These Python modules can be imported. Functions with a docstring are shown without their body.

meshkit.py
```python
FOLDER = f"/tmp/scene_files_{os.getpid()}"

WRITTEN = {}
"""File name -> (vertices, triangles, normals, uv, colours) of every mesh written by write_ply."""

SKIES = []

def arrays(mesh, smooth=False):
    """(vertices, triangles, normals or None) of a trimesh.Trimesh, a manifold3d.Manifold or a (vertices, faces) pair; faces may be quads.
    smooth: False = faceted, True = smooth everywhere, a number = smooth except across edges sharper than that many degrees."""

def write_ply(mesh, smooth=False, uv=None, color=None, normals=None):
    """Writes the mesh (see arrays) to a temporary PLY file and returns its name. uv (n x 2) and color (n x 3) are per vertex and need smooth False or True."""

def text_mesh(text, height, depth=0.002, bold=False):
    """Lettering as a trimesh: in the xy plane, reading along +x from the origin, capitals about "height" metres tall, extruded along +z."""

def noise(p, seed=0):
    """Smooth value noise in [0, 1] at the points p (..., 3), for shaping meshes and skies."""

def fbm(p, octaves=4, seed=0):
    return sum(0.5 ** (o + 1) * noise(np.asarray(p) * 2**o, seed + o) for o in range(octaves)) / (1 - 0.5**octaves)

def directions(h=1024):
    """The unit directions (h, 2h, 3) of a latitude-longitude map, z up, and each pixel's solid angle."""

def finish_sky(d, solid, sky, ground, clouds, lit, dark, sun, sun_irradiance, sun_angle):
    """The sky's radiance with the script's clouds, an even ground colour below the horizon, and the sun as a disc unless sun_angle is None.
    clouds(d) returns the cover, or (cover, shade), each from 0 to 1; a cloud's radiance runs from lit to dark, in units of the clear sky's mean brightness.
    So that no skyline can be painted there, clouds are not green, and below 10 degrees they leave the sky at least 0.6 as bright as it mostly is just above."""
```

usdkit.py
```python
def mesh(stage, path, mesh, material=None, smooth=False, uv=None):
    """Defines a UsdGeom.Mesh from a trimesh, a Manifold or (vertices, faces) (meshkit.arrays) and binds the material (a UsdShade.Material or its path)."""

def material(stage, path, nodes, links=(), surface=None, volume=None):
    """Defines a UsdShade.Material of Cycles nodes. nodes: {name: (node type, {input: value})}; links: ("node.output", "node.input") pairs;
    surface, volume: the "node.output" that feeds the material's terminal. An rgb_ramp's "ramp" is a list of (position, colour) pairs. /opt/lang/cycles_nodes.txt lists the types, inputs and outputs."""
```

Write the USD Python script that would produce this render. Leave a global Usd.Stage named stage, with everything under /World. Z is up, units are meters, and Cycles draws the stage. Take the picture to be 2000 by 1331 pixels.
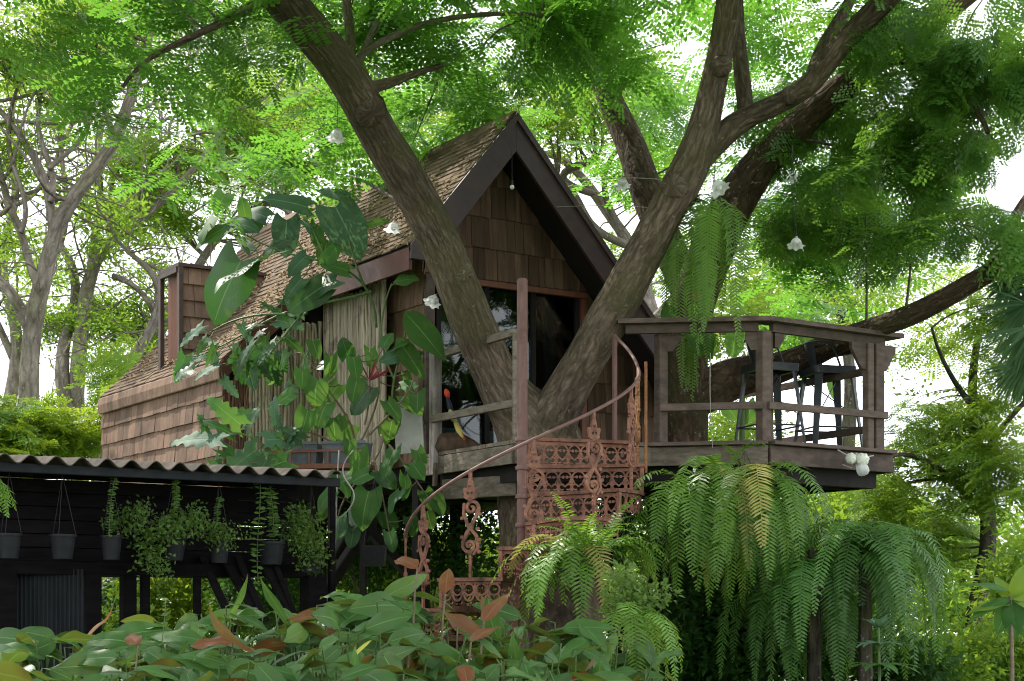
import math
import numpy as np
import trimesh
import shapely
from shapely import affinity
from shapely.geometry import Polygon, LineString, Point, box
from shapely.ops import unary_union
import usdkit, meshkit
from pxr import Usd, UsdGeom, UsdLux, UsdShade, Sdf, Gf, Vt

stage = Usd.Stage.CreateInMemory()
UsdGeom.SetStageUpAxis(stage, "Z")
UsdGeom.SetStageMetersPerUnit(stage, 1.0)
UsdGeom.Xform.Define(stage, "/World")
UsdGeom.Scope.Define(stage, "/World/Looks")
T = Sdf.ValueTypeNames

# ---------------------------------------------------------------- camera, sky, sun, exposure
F = 3290.0          # focal length in pixels of the 2000 px wide photograph
HOR = 1200.0        # the row of the horizon
ZC = 1.6            # eye height
EXPOSURE = 0.48
SUN_DIR = np.array([-0.50, 0.42, 0.76]); SUN_DIR /= np.linalg.norm(SUN_DIR)
cam = UsdGeom.Camera.Define(stage, "/World/camera")
cam.CreateHorizontalApertureAttr(36.0)
cam.CreateVerticalApertureAttr(36.0 * 681 / 1024)
cam.CreateFocalLengthAttr(36.0 * F / 2000)
cam.CreateVerticalApertureOffsetAttr(36.0 * (HOR - 665.5) / 2000)
cam.CreateFStopAttr(6.3)
cam.CreateFocusDistanceAttr(13.8)
cam.CreateClippingRangeAttr((0.1, 2000.0))
cam.CreateExposureAttr(EXPOSURE)
cx = UsdGeom.Xformable(cam)
cx.AddTranslateOp().Set(Gf.Vec3d(0, 0, ZC))
cx.AddRotateXOp().Set(90.0)

sky = UsdLux.DomeLight.Define(stage, "/World/sky")
elev = math.asin(SUN_DIR[2]); rot = math.atan2(SUN_DIR[0], SUN_DIR[1])
skymat = usdkit.material(stage, "/World/Looks/sky_look", {
    "co": ("texture_coordinate", {}),
    "sk": ("sky_texture", {"sky_type": "single_scattering", "sun_disc": False, "sun_elevation": elev, "sun_rotation": rot}),
    "n": ("noise_texture", {"scale": 2.2, "detail": 6.0, "roughness": 0.55}),
    "r": ("rgb_ramp", {"ramp": [(0.0, (.80, .80, .80)), (0.42, (.86, .86, .86)), (0.62, (1, 1, 1)), (1.0, (1, 1, 1))]}),
    "m": ("mix", {"color2": (15.5, 15.9, 16.6)}),
    "b": ("background_shader", {"strength": 0.1})},
    [("co.generated", "n.vector"), ("n.fac", "r.fac"), ("r.color", "m.fac"), ("sk.color", "m.color1"), ("m.color", "b.color")], surface="b.background")
UsdShade.MaterialBindingAPI.Apply(sky.GetPrim()).Bind(skymat)
sky.GetPrim().SetCustomDataByKey("kind", "structure")
sky.GetPrim().SetCustomDataByKey("label", "bright white hazy sky")
sun = UsdLux.DistantLight.Define(stage, "/World/sun")
sun.CreateIntensityAttr(1.25); sun.CreateAngleAttr(0.6); sun.CreateColorAttr(Gf.Vec3f(1.0, 0.95, 0.85))
sun.CreateNormalizeAttr(True)
z = SUN_DIR; xa = np.cross([0, 0, 1.0], z); xa /= np.linalg.norm(xa); ya = np.cross(z, xa)
UsdGeom.Xformable(sun).AddTransformOp().Set(Gf.Matrix4d(*xa, 0, *ya, 0, *z, 0, 0, 0, 0, 1))

# ---------------------------------------------------------------- helpers: names, things, meshes
used = {}
base_of = {}
def numbered(parent, name):
    k = (parent, name); n = used.get(k, -1) + 1; used[k] = n
    return f"{parent}/{name}" + (f"_{n:03d}" if n else "")

def tag(prim, label=None, cat=None, group=None, kind=None):
    for k, v in (("label", label), ("category", cat), ("group", group), ("kind", kind)):
        if v: prim.SetCustomDataByKey(k, v)

def thing(name, label, cat, base, group=None, kind=None):
    path = numbered("/World", name)
    x = UsdGeom.Xform.Define(stage, path)
    b = np.asarray(base, float)
    x.AddTranslateOp().Set(Gf.Vec3d(*map(float, b)))
    base_of[path] = b
    tag(x.GetPrim(), label, cat, group, kind)
    return path

def mesh_at(path, m, mat, smooth=False, uv=None, tone=None):
    g = usdkit.mesh(stage, path, m, mat, smooth=smooth, uv=uv)
    UsdGeom.PrimvarsAPI(g).CreatePrimvar("tone", T.FloatArray, "constant").Set(Vt.FloatArray([float(tone if tone is not None else 0.5)]))
    return g

def part(name, m, mat, parent, smooth=False, uv=None, tone=None, label=None, kind=None):
    """m is in world coordinates; becomes a child mesh of the thing (or part) at path parent."""
    path = numbered(parent, name)
    top = "/".join(path.split("/")[:3])
    v, f = (np.array(m.vertices), np.array(m.faces)) if hasattr(m, "vertices") else m[:2]
    v = np.asarray(v, float) - base_of[top]
    if uv is None and not hasattr(m, "vertices") and len(m) > 2: uv = m[2]
    if uv is not None and smooth not in (False, True): smooth = True
    g = mesh_at(path, (v, np.asarray(f)), mat, smooth, uv, tone)
    tag(g.GetPrim(), label, None, None, kind)
    return path

def solo(name, m, mat, label=None, cat=None, group=None, kind=None, smooth=False, uv=None, tone=None):
    path = numbered("/World", name)
    g = mesh_at(path, m, mat, smooth, uv, tone)
    tag(g.GetPrim(), label, cat, group, kind)
    return path

def P(px, py, D):
    return np.array([(px - 1000) / F * D, D, ZC + (HOR - py) / F * D])
UU = np.array([.840, .5425, 0]); UU /= np.linalg.norm(UU)
VV = np.array([-UU[1], UU[0], 0]); ZZ = np.array([0, 0, 1.0])
C0 = np.array([-.79, 15.0, 0])
def H(a, b, z): return C0 + UU * a + VV * b + ZZ * z
def nrm(a): a = np.asarray(a, float); return a / (np.linalg.norm(a) + 1e-12)

def cat_(ms):
    vs, fs, n = [], [], 0
    for m in ms:
        v, f = (np.asarray(m.vertices), np.asarray(m.faces)) if hasattr(m, "vertices") else m[:2]
        f = np.asarray(f)
        if f.shape[1] == 4: f = np.vstack([f[:, [0, 1, 2]], f[:, [0, 2, 3]]])
        vs.append(np.asarray(v)); fs.append(f + n); n += len(v)
    return np.vstack(vs), np.vstack(fs)

BF = np.array([[0, 2, 1], [0, 3, 2], [4, 5, 6], [4, 6, 7], [0, 1, 5], [0, 5, 4], [1, 2, 6], [1, 6, 5], [2, 3, 7], [2, 7, 6], [3, 0, 4], [3, 4, 7]])
def bar(p, q, w, h, up=(0, 0, 1), bev=0.0):
    """a timber from p to q; w across, h along up."""
    p, q = np.asarray(p, float), np.asarray(q, float)
    d = nrm(q - p); s = nrm(np.cross(d, up)); u = np.cross(s, d)
    if bev <= 0:
        o = [(-1, -1), (1, -1), (1, 1), (-1, 1)]
        v = np.array([c + s * a * w / 2 + u * b * h / 2 for c in (p, q) for a, b in o])
        return v, BF
    # chamfered bar: octagonal section, ends set in
    k = bev
    sec = [(-w/2+k, -h/2), (w/2-k, -h/2), (w/2, -h/2+k), (w/2, h/2-k), (w/2-k, h/2), (-w/2+k, h/2), (-w/2, h/2-k), (-w/2, -h/2+k)]
    v = np.array([c + s * a + u * b for c in (p, q) for a, b in sec])
    f = [(i, (i+1) % 8, 8+(i+1) % 8) for i in range(8)] + [(i, 8+(i+1) % 8, 8+i) for i in range(8)]
    f += [(0, i+1, i) for i in range(1, 7)] + [(8, 8+i, 9+i) for i in range(1, 7)]
    return v, np.array(f)

def boxm(o, ex, ey, ez):
    """box from corner o with edge vectors."""
    o, ex, ey, ez = (np.asarray(x, float) for x in (o, ex, ey, ez))
    v = np.array([o, o+ex, o+ex+ey, o+ey, o+ez, o+ex+ez, o+ex+ey+ez, o+ey+ez])
    f = BF
    if np.dot(np.cross(ex, ey), ez) < 0: f = f[:, ::-1]
    return v, f

def spline(pts, n):
    pts = np.asarray(pts, float)
    if len(pts) < 3:
        t = np.linspace(0, 1, n)[:, None]; return pts[0] * (1 - t) + pts[-1] * t
    from scipy.interpolate import CubicSpline
    d = np.r_[0, np.cumsum(np.linalg.norm(np.diff(pts[:, :3], axis=0), axis=1) ** .5)]
    return CubicSpline(d, pts, axis=0)(np.linspace(0, d[-1], n))

def tube(pts, rad, sides=10, caps=True, rough=0.0, seed=0, rfreq=3.0):
    """a swept tube; returns (v, f, uv) with uv in metres (round, along)."""
    p = np.asarray(pts, float); n = len(p)
    r = np.broadcast_to(np.asarray(rad, float), (n,)).copy()
    t = np.gradient(p, axis=0); t /= np.linalg.norm(t, axis=1, keepdims=True) + 1e-12
    ref = np.array([0, 1.0, 0])
    if abs(t[0] @ ref) > .9: ref = np.array([0, 0, 1.0])
    a = ref - t[0] * (ref @ t[0]); a = nrm(a)
    A = [a]
    for i in range(1, n):
        a = a - t[i] * (a @ t[i]); a = nrm(a); A.append(a)
    A = np.array(A); B = np.cross(t, A)
    ang = np.linspace(0, 2 * np.pi, sides + 1)
    L = np.r_[0, np.cumsum(np.linalg.norm(np.diff(p, axis=0), axis=1))]
    dirs = np.cos(ang)[None, :, None] * A[:, None] + np.sin(ang)[None, :, None] * B[:, None]
    R = np.repeat(r[:, None], sides + 1, 1)
    if rough > 0:
        q = p[:, None] + dirs * R[..., None]
        R = R * (1 + rough * (meshkit.fbm(q * rfreq, 3, seed) - .5) * 2)
        R[:, -1] = R[:, 0]
    v = (p[:, None] + dirs * R[..., None]).reshape(-1, 3)
    S = sides + 1
    i, j = np.meshgrid(np.arange(n - 1), np.arange(sides), indexing="ij")
    q = np.stack([i*S+j, i*S+j+1, (i+1)*S+j+1, (i+1)*S+j], -1).reshape(-1, 4)
    f = np.vstack([q[:, [0, 1, 2]], q[:, [0, 2, 3]]])
    uv = np.stack([np.repeat((ang / (2*np.pi))[None], n, 0) * 2 * np.pi * r.mean(), np.repeat(L[:, None], S, 1)], -1).reshape(-1, 2)
    if caps:
        v = np.vstack([v, p[0], p[-1]]); uv = np.vstack([uv, uv[0], uv[-1]])
        c0, c1 = len(v) - 2, len(v) - 1
        f = np.vstack([f, [(c0, j+1, j) for j in range(sides)], [(c1, (n-1)*S+j, (n-1)*S+j+1) for j in range(sides)]])
    return v, f, uv

def sphere(c, r, sub=1, sc=(1, 1, 1)):
    m = trimesh.creation.icosphere(sub, 1.0)
    return np.array(m.vertices) * r * np.array(sc) + np.asarray(c), np.array(m.faces)

def lathe(prof, c, axis=(0, 0, 1), n=16, frill=0, famp=0.0):
    """prof: (radius, height) pairs about axis at c; frill waves the far rows."""
    w = nrm(axis); s = nrm(np.cross(w, [0.3, 1, 0.1])); u = np.cross(w, s)
    ang = np.arange(n) * 2 * np.pi / n; v = []
    m = len(prof)
    for k, (r, h) in enumerate(prof):
        fr = famp * (k / (m - 1)) ** 2
        rr = r * (1 + fr * np.cos(frill * ang)); hh = h + r * fr * .6 * np.sin(frill * ang)
        v.append(np.asarray(c) + rr[:, None] * (np.cos(ang)[:, None] * s + np.sin(ang)[:, None] * u) + hh[:, None] * w)
    v = np.vstack(v)
    f = []
    for k in range(m - 1):
        for j in range(n):
            a, b, cc, d = k*n+j, k*n+(j+1) % n, (k+1)*n+(j+1) % n, (k+1)*n+j
            f += [(a, b, cc), (a, cc, d)]
    return v, np.array(f)

def plate(poly, th, o, ex, ey, nn=None):
    """extrudes a shapely polygon (in metres) by th along ex x ey (or nn) at o."""
    ex, ey = np.asarray(ex, float), np.asarray(ey, float)
    nn = np.cross(ex, ey) if nn is None else np.asarray(nn, float)
    ms = []
    for g in getattr(poly, "geoms", [poly]):
        if g.is_empty or g.area < 1e-7: continue
        m = trimesh.creation.extrude_polygon(g, th, engine="earcut")
        v = np.array(m.vertices)
        w = np.asarray(o) + v[:, :1] * ex + v[:, 1:2] * ey + v[:, 2:3] * nn
        f = np.array(m.faces)
        if np.dot(np.cross(ex, ey), nn) < 0: f = f[:, ::-1]
        ms.append((w, f))
    return cat_(ms) if ms else None

# ---------------------------------------------------------------- helpers: leaves
def blade(L, W, prof="lance", n=9, m=2, fold=.18, droop=.5, wave=.0, lobe=0.0, cut=0.0, seed=0):
    """a leaf from the origin along +x, width on y, upper face +z. returns v, f, uv."""
    rng = np.random.default_rng(seed)
    if cut > 0: n = 26
    t = np.linspace(0, 1, n)
    if prof == "lance": w = np.sin(np.pi * t ** .80) ** .8 * (1 - .12 * t)
    elif prof == "heart": w = np.clip((1 - t) ** .75 * (0.78 + .9 * t) * (1 - .25 * (1 - t) ** 6), 0, None); w /= w.max()
    elif prof == "round": w = np.sin(np.pi * np.clip(t * .96 + .03, 0, 1) ** .8) ** .6
    else: w = np.sin(np.pi * t ** .9)
    w[-1] = 0.0
    if prof != "heart": w[0] = 0.03
    if cut > 0: w = w * (1 - cut * (.5 + .5 * np.cos(2 * np.pi * (5.5 * t - .5))) * np.clip(t * 5, 0, 1)); w[-1] = 0
    s = np.linspace(-1, 1, 2 * m + 1)
    th = -droop * t ** 1.2
    dx = np.cos(th); dz = np.sin(th)
    X = np.r_[0, np.cumsum((dx[1:] + dx[:-1]) / 2 * L / (n - 1))]
    Zc = np.r_[0, np.cumsum((dz[1:] + dz[:-1]) / 2 * L / (n - 1))]
    V = np.zeros((n, 2 * m + 1, 3))
    V[..., 1] = w[:, None] * s[None] * W / 2
    V[..., 0] = X[:, None] - lobe * L * (np.abs(s)[None] ** 1.5) * ((1 - t)[:, None] ** 3) * 1.0
    V[..., 2] = Zc[:, None] + fold * np.abs(V[..., 1]) - fold * .9 * np.abs(V[..., 1]) ** 2 / (W / 2)
    if wave > 0:
        ph = rng.uniform(0, 6.28, 2)
        V[..., 2] += wave * W * np.abs(s)[None] ** 2 * (np.sin(t[:, None] * 11 + ph[0]) * (s[None] > 0) + np.sin(t[:, None] * 10 + ph[1]) * (s[None] < 0))
    S = 2 * m + 1
    i, j = np.meshgrid(np.arange(n - 1), np.arange(S - 1), indexing="ij")
    q = np.stack([i*S+j, (i+1)*S+j, (i+1)*S+j+1, i*S+j+1], -1).reshape(-1, 4)
    f = np.vstack([q[:, [0, 1, 2]], q[:, [0, 2, 3]]])
    uv = np.stack([np.repeat(s[None], n, 0) * .5 + .5, np.repeat(t[:, None], S, 1)], -1).reshape(-1, 2)
    v = V.reshape(-1, 3)
    area = np.linalg.norm(np.cross(v[f[:, 1]] - v[f[:, 0]], v[f[:, 2]] - v[f[:, 0]]), axis=1)
    return v, f[area > 1e-9], uv

def orient(m, o, d, nn):
    d = nrm(d); nn = np.asarray(nn, float); nn = nrm(nn - d * (nn @ d)); s = np.cross(nn, d)
    v = np.asarray(m[0]); w = np.asarray(o) + v[:, :1] * d + v[:, 1:2] * s + v[:, 2:3] * nn
    return (w,) + tuple(m[1:])

def frond(o, az, L, elev=.7, wid=.12, pairs=32, hang=1.0, seed=0, sway=0.15, droopness=1.0):
    """a pinnate fern frond that arches out from o and hangs. returns rachis+pinnae mesh."""
    rng = np.random.default_rng(seed)
    n = pairs + 2; ds = L / n
    p = np.array(o, float); th = elev; pts = [p.copy()]; dirs = []
    azz = az
    for k in range(n):
        azz += rng.normal(0, sway / n * 3)
        d = np.array([math.cos(azz) * math.cos(th), math.sin(azz) * math.cos(th), math.sin(th)])
        p = p + d * ds; pts.append(p.copy()); dirs.append(d)
        k_ = k / n
        th -= droopness * hang * (2.9 / n) * max(.15, math.cos(th) * .85 + .25) * (1.35 if k_ < .5 else .8)
        th = max(th, -1.52)
    pts = np.array(pts)
    V, Fc = [], []; nv = 0
    tb = tube(pts[::3] if len(pts) > 8 else pts, np.linspace(.0045, .0015, len(pts[::3] if len(pts) > 8 else pts)), 3, caps=False)
    V.append(tb[0]); Fc.append(tb[1]); nv = len(tb[0])
    side0 = np.array([-math.sin(az), math.cos(az), 0])
    for k in range(2, n):
        t = k / n; d = dirs[k]
        s = nrm(side0 - d * (side0 @ d)); up = np.cross(d, s)
        if up[2] < -0.2: up = -up
        w = wid * min(1, (t * 5) ** .7) * (1 - max(0, t - .25) / .75) ** .55 * rng.uniform(.9, 1.08)
        if w < .008: continue
        for sg in (-1, 1):
            if rng.uniform() < .05: continue
            q = pts[k] + d * ds * .5 * (sg > 0)
            dd = nrm(s * sg * .92 + d * .32 + np.array([0, 0, -.14]) + up * rng.normal(.05, .12))
            c = nrm(np.cross(dd, up)); hw = ds * .36
            mid = q + dd * w * .5; tip = q + dd * w + np.array([0, 0, -.12 * w])
            V.append(np.array([q + c * hw * .5, q - c * hw * .5, mid + c * hw * .80, mid - c * hw * .80, tip]))
            Fc.append(np.array([(0, 1, 2), (1, 3, 2), (2, 3, 4)]) + nv); nv += 5
    return np.vstack(V), np.vstack(Fc)
# ---------------------------------------------------------------- materials
def M(name): return f"/World/Looks/{name}"
def leafmat(name, c1, c2, tr, fac=.4, rough=.45, scale=2.0, veins=False, back=None, spec=.4, island=True, yellow=None):
    nodes = {"g": ("geometry", {}), "co": ("texture_coordinate", {}), "at": ("attribute", {"attribute": "tone"}),
             "n": ("noise_texture", {"scale": scale, "detail": 2.0}),
             "mx": ("mix", {"color1": c1, "color2": c2}), "pb": ("principled_bsdf", {"roughness": rough, "specular_ior_level": spec}),
             "ad": ("math", {"math_type": "multiply_add", "value2": .22 if island else .25, "value3": .05}),
             "ad2": ("math", {"math_type": "multiply_add", "value2": .8, "use_clamp": True}),
             "tl": ("translucent_bsdf", {"color": tr}), "tm": ("mix", {"mix_type": "multiply", "fac": 1.0, "color2": tr}),
             "tg": ("gamma", {"gamma": .5}), "ms": ("mix_closure", {"fac": fac})}
    links = [("g.position", "n.vector")]
    if island: links += [("g.random_per_island", "ad.value1")]
    else: links += [("at.fac", "ad.value1")]
    links += [("n.fac", "ad2.value1"), ("ad.value", "ad2.value3"), ("ad2.value", "mx.fac")]
    col = "mx.color"
    if True:
        nodes["tn"] = ("hsv", {"hue": .5, "saturation": 1.0, "fac": 1.0})
        nodes["tv"] = ("math", {"math_type": "multiply_add", "value2": .7, "value3": .65})
        links += [("at.fac", "tv.value1"), ("tv.value", "tn.value"), (col, "tn.color")]; col = "tn.color"
    if veins:
        nodes["sx"] = ("separate_xyz", {})
        nodes["vc"] = ("math", {"math_type": "subtract", "value2": .5}); nodes["va"] = ("math", {"math_type": "absolute"})
        nodes["vs"] = ("math", {"math_type": "multiply_add", "value2": -.9}); nodes["vm"] = ("math", {"math_type": "multiply", "value2": 13.0})
        nodes["vf"] = ("math", {"math_type": "pingpong", "value2": .5})
        nodes["vr"] = ("map_range", {"from_min": 0.0, "from_max": .12, "to_min": 1.0, "to_max": 0.0, "clamp": True})
        nodes["mr"] = ("map_range", {"from_min": .006, "from_max": .03, "to_min": 1.0, "to_max": 0.0, "clamp": True})
        nodes["vx"] = ("math", {"math_type": "multiply", "value2": .16}); nodes["mm"] = ("math", {"math_type": "maximum", "use_clamp": True})
        nodes["vq"] = ("mix", {"color2": tuple(min(1, x * 1.7 + .03) for x in c2)})
        nodes["bp"] = ("bump", {"strength": .35, "distance": .01, "invert": True})
        links += [("co.UV", "sx.vector"), ("sx.x", "vc.value1"), ("vc.value", "va.value1"), ("va.value", "vs.value1"), ("sx.y", "vs.value3"), ("vs.value", "vm.value1"), ("vm.value", "vf.value1"), ("vf.value", "vr.value"),
                  ("va.value", "mr.value"), ("vr.result", "vx.value1"), ("vx.value", "mm.value1"), ("mr.result", "mm.value2"), ("mm.value", "vq.fac"), (col, "vq.color1"), ("mm.value", "bp.height"), ("bp.normal", "pb.normal")]
        col = "vq.color"
        nodes["sn"] = ("noise_texture", {"scale": 38.0, "detail": 3.0}); nodes["sr"] = ("map_range", {"from_min": .66, "from_max": .73, "to_max": .8, "clamp": True}); nodes["sm"] = ("mix", {"color2": (.12, .085, .03)})
        nodes["yn"] = ("noise_texture", {"scale": 7.0, "detail": 2.0}); nodes["yr"] = ("map_range", {"from_min": .58, "from_max": .8, "to_max": .3, "clamp": True}); nodes["ym"] = ("mix", {"color2": (.20, .24, .05)})
        links += [("g.position", "yn.vector"), ("yn.fac", "yr.value"), ("yr.result", "ym.fac"), (col, "ym.color1"), ("g.position", "sn.vector"), ("sn.fac", "sr.value"), ("sr.result", "sm.fac"), ("ym.color", "sm.color1")]; col = "sm.color"
    if back:
        nodes["bm"] = ("mix", {"color2": back}); links += [("g.backfacing", "bm.fac"), (col, "bm.color1")]; 
        links += [("bm.color", "pb.base_color")]
    else: links += [(col, "pb.base_color")]
    links += [(col, "tg.color"), ("tg.color", "tm.color1"), ("tm.color", "tl.color"), ("pb.BSDF", "ms.closure1"), ("tl.BSDF", "ms.closure2")]
    return usdkit.material(stage, M(name), nodes, links, surface="ms.closure")

def solidmat(name, c1, c2, scale=(6, 6, 6), rough=.7, bump=.3, spec=.3, detail=5.0, tone=.5, ramp=(.3, .7), dirt=None, dirt_scale=3.0, metal=0.0, dist=.02, dirt_amt=(.55, .75), use_uv=False):
    nodes = {"co": ("texture_coordinate", {}), "mp": ("mapping", {"scale": scale}), "n": ("noise_texture", {"scale": 1.0, "detail": detail, "roughness": .6}),
             "r": ("rgb_ramp", {"ramp": [(ramp[0], c1), (ramp[1], c2)]}), "at": ("attribute", {"attribute": "tone"}),
             "tv": ("math", {"math_type": "multiply_add", "value2": 2 * tone, "value3": 1 - tone}), "h": ("hsv", {"hue": .5, "saturation": 1.0, "fac": 1.0}),
             "bp": ("bump", {"strength": bump, "distance": dist}), "pb": ("principled_bsdf", {"roughness": rough, "specular_ior_level": spec, "metallic": metal})}
    links = [("co.UV" if use_uv else "co.object", "mp.vector"), ("mp.vector", "n.vector"), ("n.fac", "r.fac"), ("at.fac", "tv.value1"), ("tv.value", "h.value"), ("r.color", "h.color"),
             ("n.fac", "bp.height"), ("bp.normal", "pb.normal")]
    col = "h.color"
    if dirt:
        nodes |= {"n2": ("noise_texture", {"scale": dirt_scale, "detail": 6.0, "roughness": .65}), "r2": ("map_range", {"from_min": dirt_amt[0], "from_max": dirt_amt[1], "clamp": True}), "dm": ("mix", {"color2": dirt})}
        links += [("co.object", "n2.vector"), ("n2.fac", "r2.value"), ("r2.result", "dm.fac"), (col, "dm.color1")]; col = "dm.color"
    links.append((col, "pb.base_color"))
    return usdkit.material(stage, M(name), nodes, links, surface="pb.BSDF")

def barkmat(name, dark, mid, light, sc=1.0, lichen=(.30, .29, .25)):
    return usdkit.material(stage, M(name), {
        "co": ("texture_coordinate", {}), "g": ("geometry", {}),
        "mp": ("mapping", {"scale": (26 * sc, 6 * sc, 1)}), "n": ("noise_texture", {"scale": 1.0, "detail": 8.0, "roughness": .7, "distortion": .6}),
        "dn": ("noise_texture", {"scale": 9.0, "detail": 3.0}), "ds": ("vector_math", {"math_type": "scale", "scale": .10}), "da": ("vector_math", {"math_type": "add"}),
        "mp2": ("mapping", {"scale": (17 * sc, 4.2 * sc, 1)}), "v": ("voronoi_texture", {"feature": "distance_to_edge", "scale": 1.0}),
        "vr": ("map_range", {"from_min": 0.02, "from_max": .30, "clamp": True}), "vc": ("map_range", {"from_min": 0.0, "from_max": .22, "to_min": .55, "to_max": 1.0, "clamp": True}),
        "ml": ("math", {"math_type": "multiply_add"}), "nb": ("math", {"math_type": "multiply", "value2": .55}),
        "r": ("rgb_ramp", {"ramp": [(.25, dark), (.48, mid), (.72, light)]}),
        "n2": ("noise_texture", {"scale": 1.7, "detail": 5.0, "roughness": .6}), "r2": ("map_range", {"from_min": .35, "from_max": .75, "to_min": .6, "to_max": 1.3}), "m2": ("math", {"math_type": "multiply"}),
        "n3": ("noise_texture", {"scale": 24.0, "detail": 4.0}), "r3": ("map_range", {"from_min": .63, "from_max": .72, "to_max": .8, "clamp": True}),
        "n4": ("noise_texture", {"scale": 1.1, "detail": 6.0, "roughness": .65}), "r4": ("map_range", {"from_min": .48, "from_max": .68, "to_max": .7, "clamp": True}), "mo": ("mix", {"color2": (.075, .08, .028)}),
        "h": ("hsv", {"hue": .5, "saturation": 1.0, "fac": 1.0}), "lm": ("mix", {"color2": lichen}),
        "bp": ("bump", {"strength": .8, "distance": .035}), "pb": ("principled_bsdf", {"roughness": .9, "specular_ior_level": .15})},
        [("co.UV", "mp.vector"), ("mp.vector", "n.vector"), ("g.position", "dn.vector"), ("dn.color", "ds.vector1"), ("co.UV", "da.vector1"), ("ds.vector", "da.vector2"), ("da.vector", "mp2.vector"), ("mp2.vector", "v.vector"), ("v.distance", "vr.value"), ("v.distance", "vc.value"),
         ("n.fac", "nb.value1"), ("vr.result", "ml.value1"), ("n.fac", "ml.value2"), ("nb.value", "ml.value3"), ("n.fac", "r.fac"), ("g.position", "n2.vector"), ("n2.fac", "r2.value"), ("r2.result", "m2.value1"), ("vc.result", "m2.value2"), ("m2.value", "h.value"), ("r.color", "h.color"),
         ("g.position", "n4.vector"), ("n4.fac", "r4.value"), ("r4.result", "mo.fac"), ("h.color", "mo.color1"),
         ("g.position", "n3.vector"), ("n3.fac", "r3.value"), ("r3.result", "lm.fac"), ("mo.color", "lm.color1"), ("lm.color", "pb.base_color"), ("ml.value", "bp.height"), ("bp.normal", "pb.normal")], surface="pb.BSDF")

barkmat("bark", (.06, .044, .033), (.165, .122, .09), (.34, .275, .215), lichen=(.22, .21, .15))
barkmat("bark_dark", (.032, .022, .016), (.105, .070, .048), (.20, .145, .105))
barkmat("bark_pale", (.12, .10, .085), (.27, .23, .195), (.42, .38, .33), .6)
barkmat("bark_dull", (.03, .026, .02), (.09, .078, .062), (.17, .15, .12), .6)
leafmat("canopy_leaf", (.040, .130, .022), (.11, .25, .034), (.70, 1.0, .26), .52, .42, 1.3, spec=.35)
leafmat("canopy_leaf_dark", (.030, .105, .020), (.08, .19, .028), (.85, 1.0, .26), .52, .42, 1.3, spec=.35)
leafmat("far_leaf", (.055, .14, .020), (.15, .26, .035), (.9, 1.0, .26), .55, .5, .8, spec=.25)
leafmat("far_leaf_green", (.06, .15, .018), (.15, .26, .03), (.95, 1.0, .28), .5, .5, .8, spec=.25)
leafmat("bush_leaf", (.07, .16, .015), (.19, .30, .03), (1.0, 1.0, .22), .5, .45, 1.5, spec=.3)
leafmat("pot_leaf", (.05, .12, .025), (.13, .22, .05), (.9, 1.0, .35), .4, .4, 6.0)
leafmat("fern_leaf", (.065, .17, .022), (.15, .29, .038), (.9, 1.0, .28), .38, .42, 2.0)
leafmat("fern_leaf_dark", (.035, .11, .022), (.08, .19, .035), (.85, 1.0, .35), .35, .42, 2.0)
leafmat("fern_dry", (.30, .27, .07), (.40, .36, .12), (.9, .9, .4), .3, .5, 4.0)
leafmat("bed_leaf", (.020, .074, .018), (.066, .158, .036), (.85, 1.0, .30), .22, .42, 3.0, veins=True, back=(.15, .042, .012), spec=.32, island=False)
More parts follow.
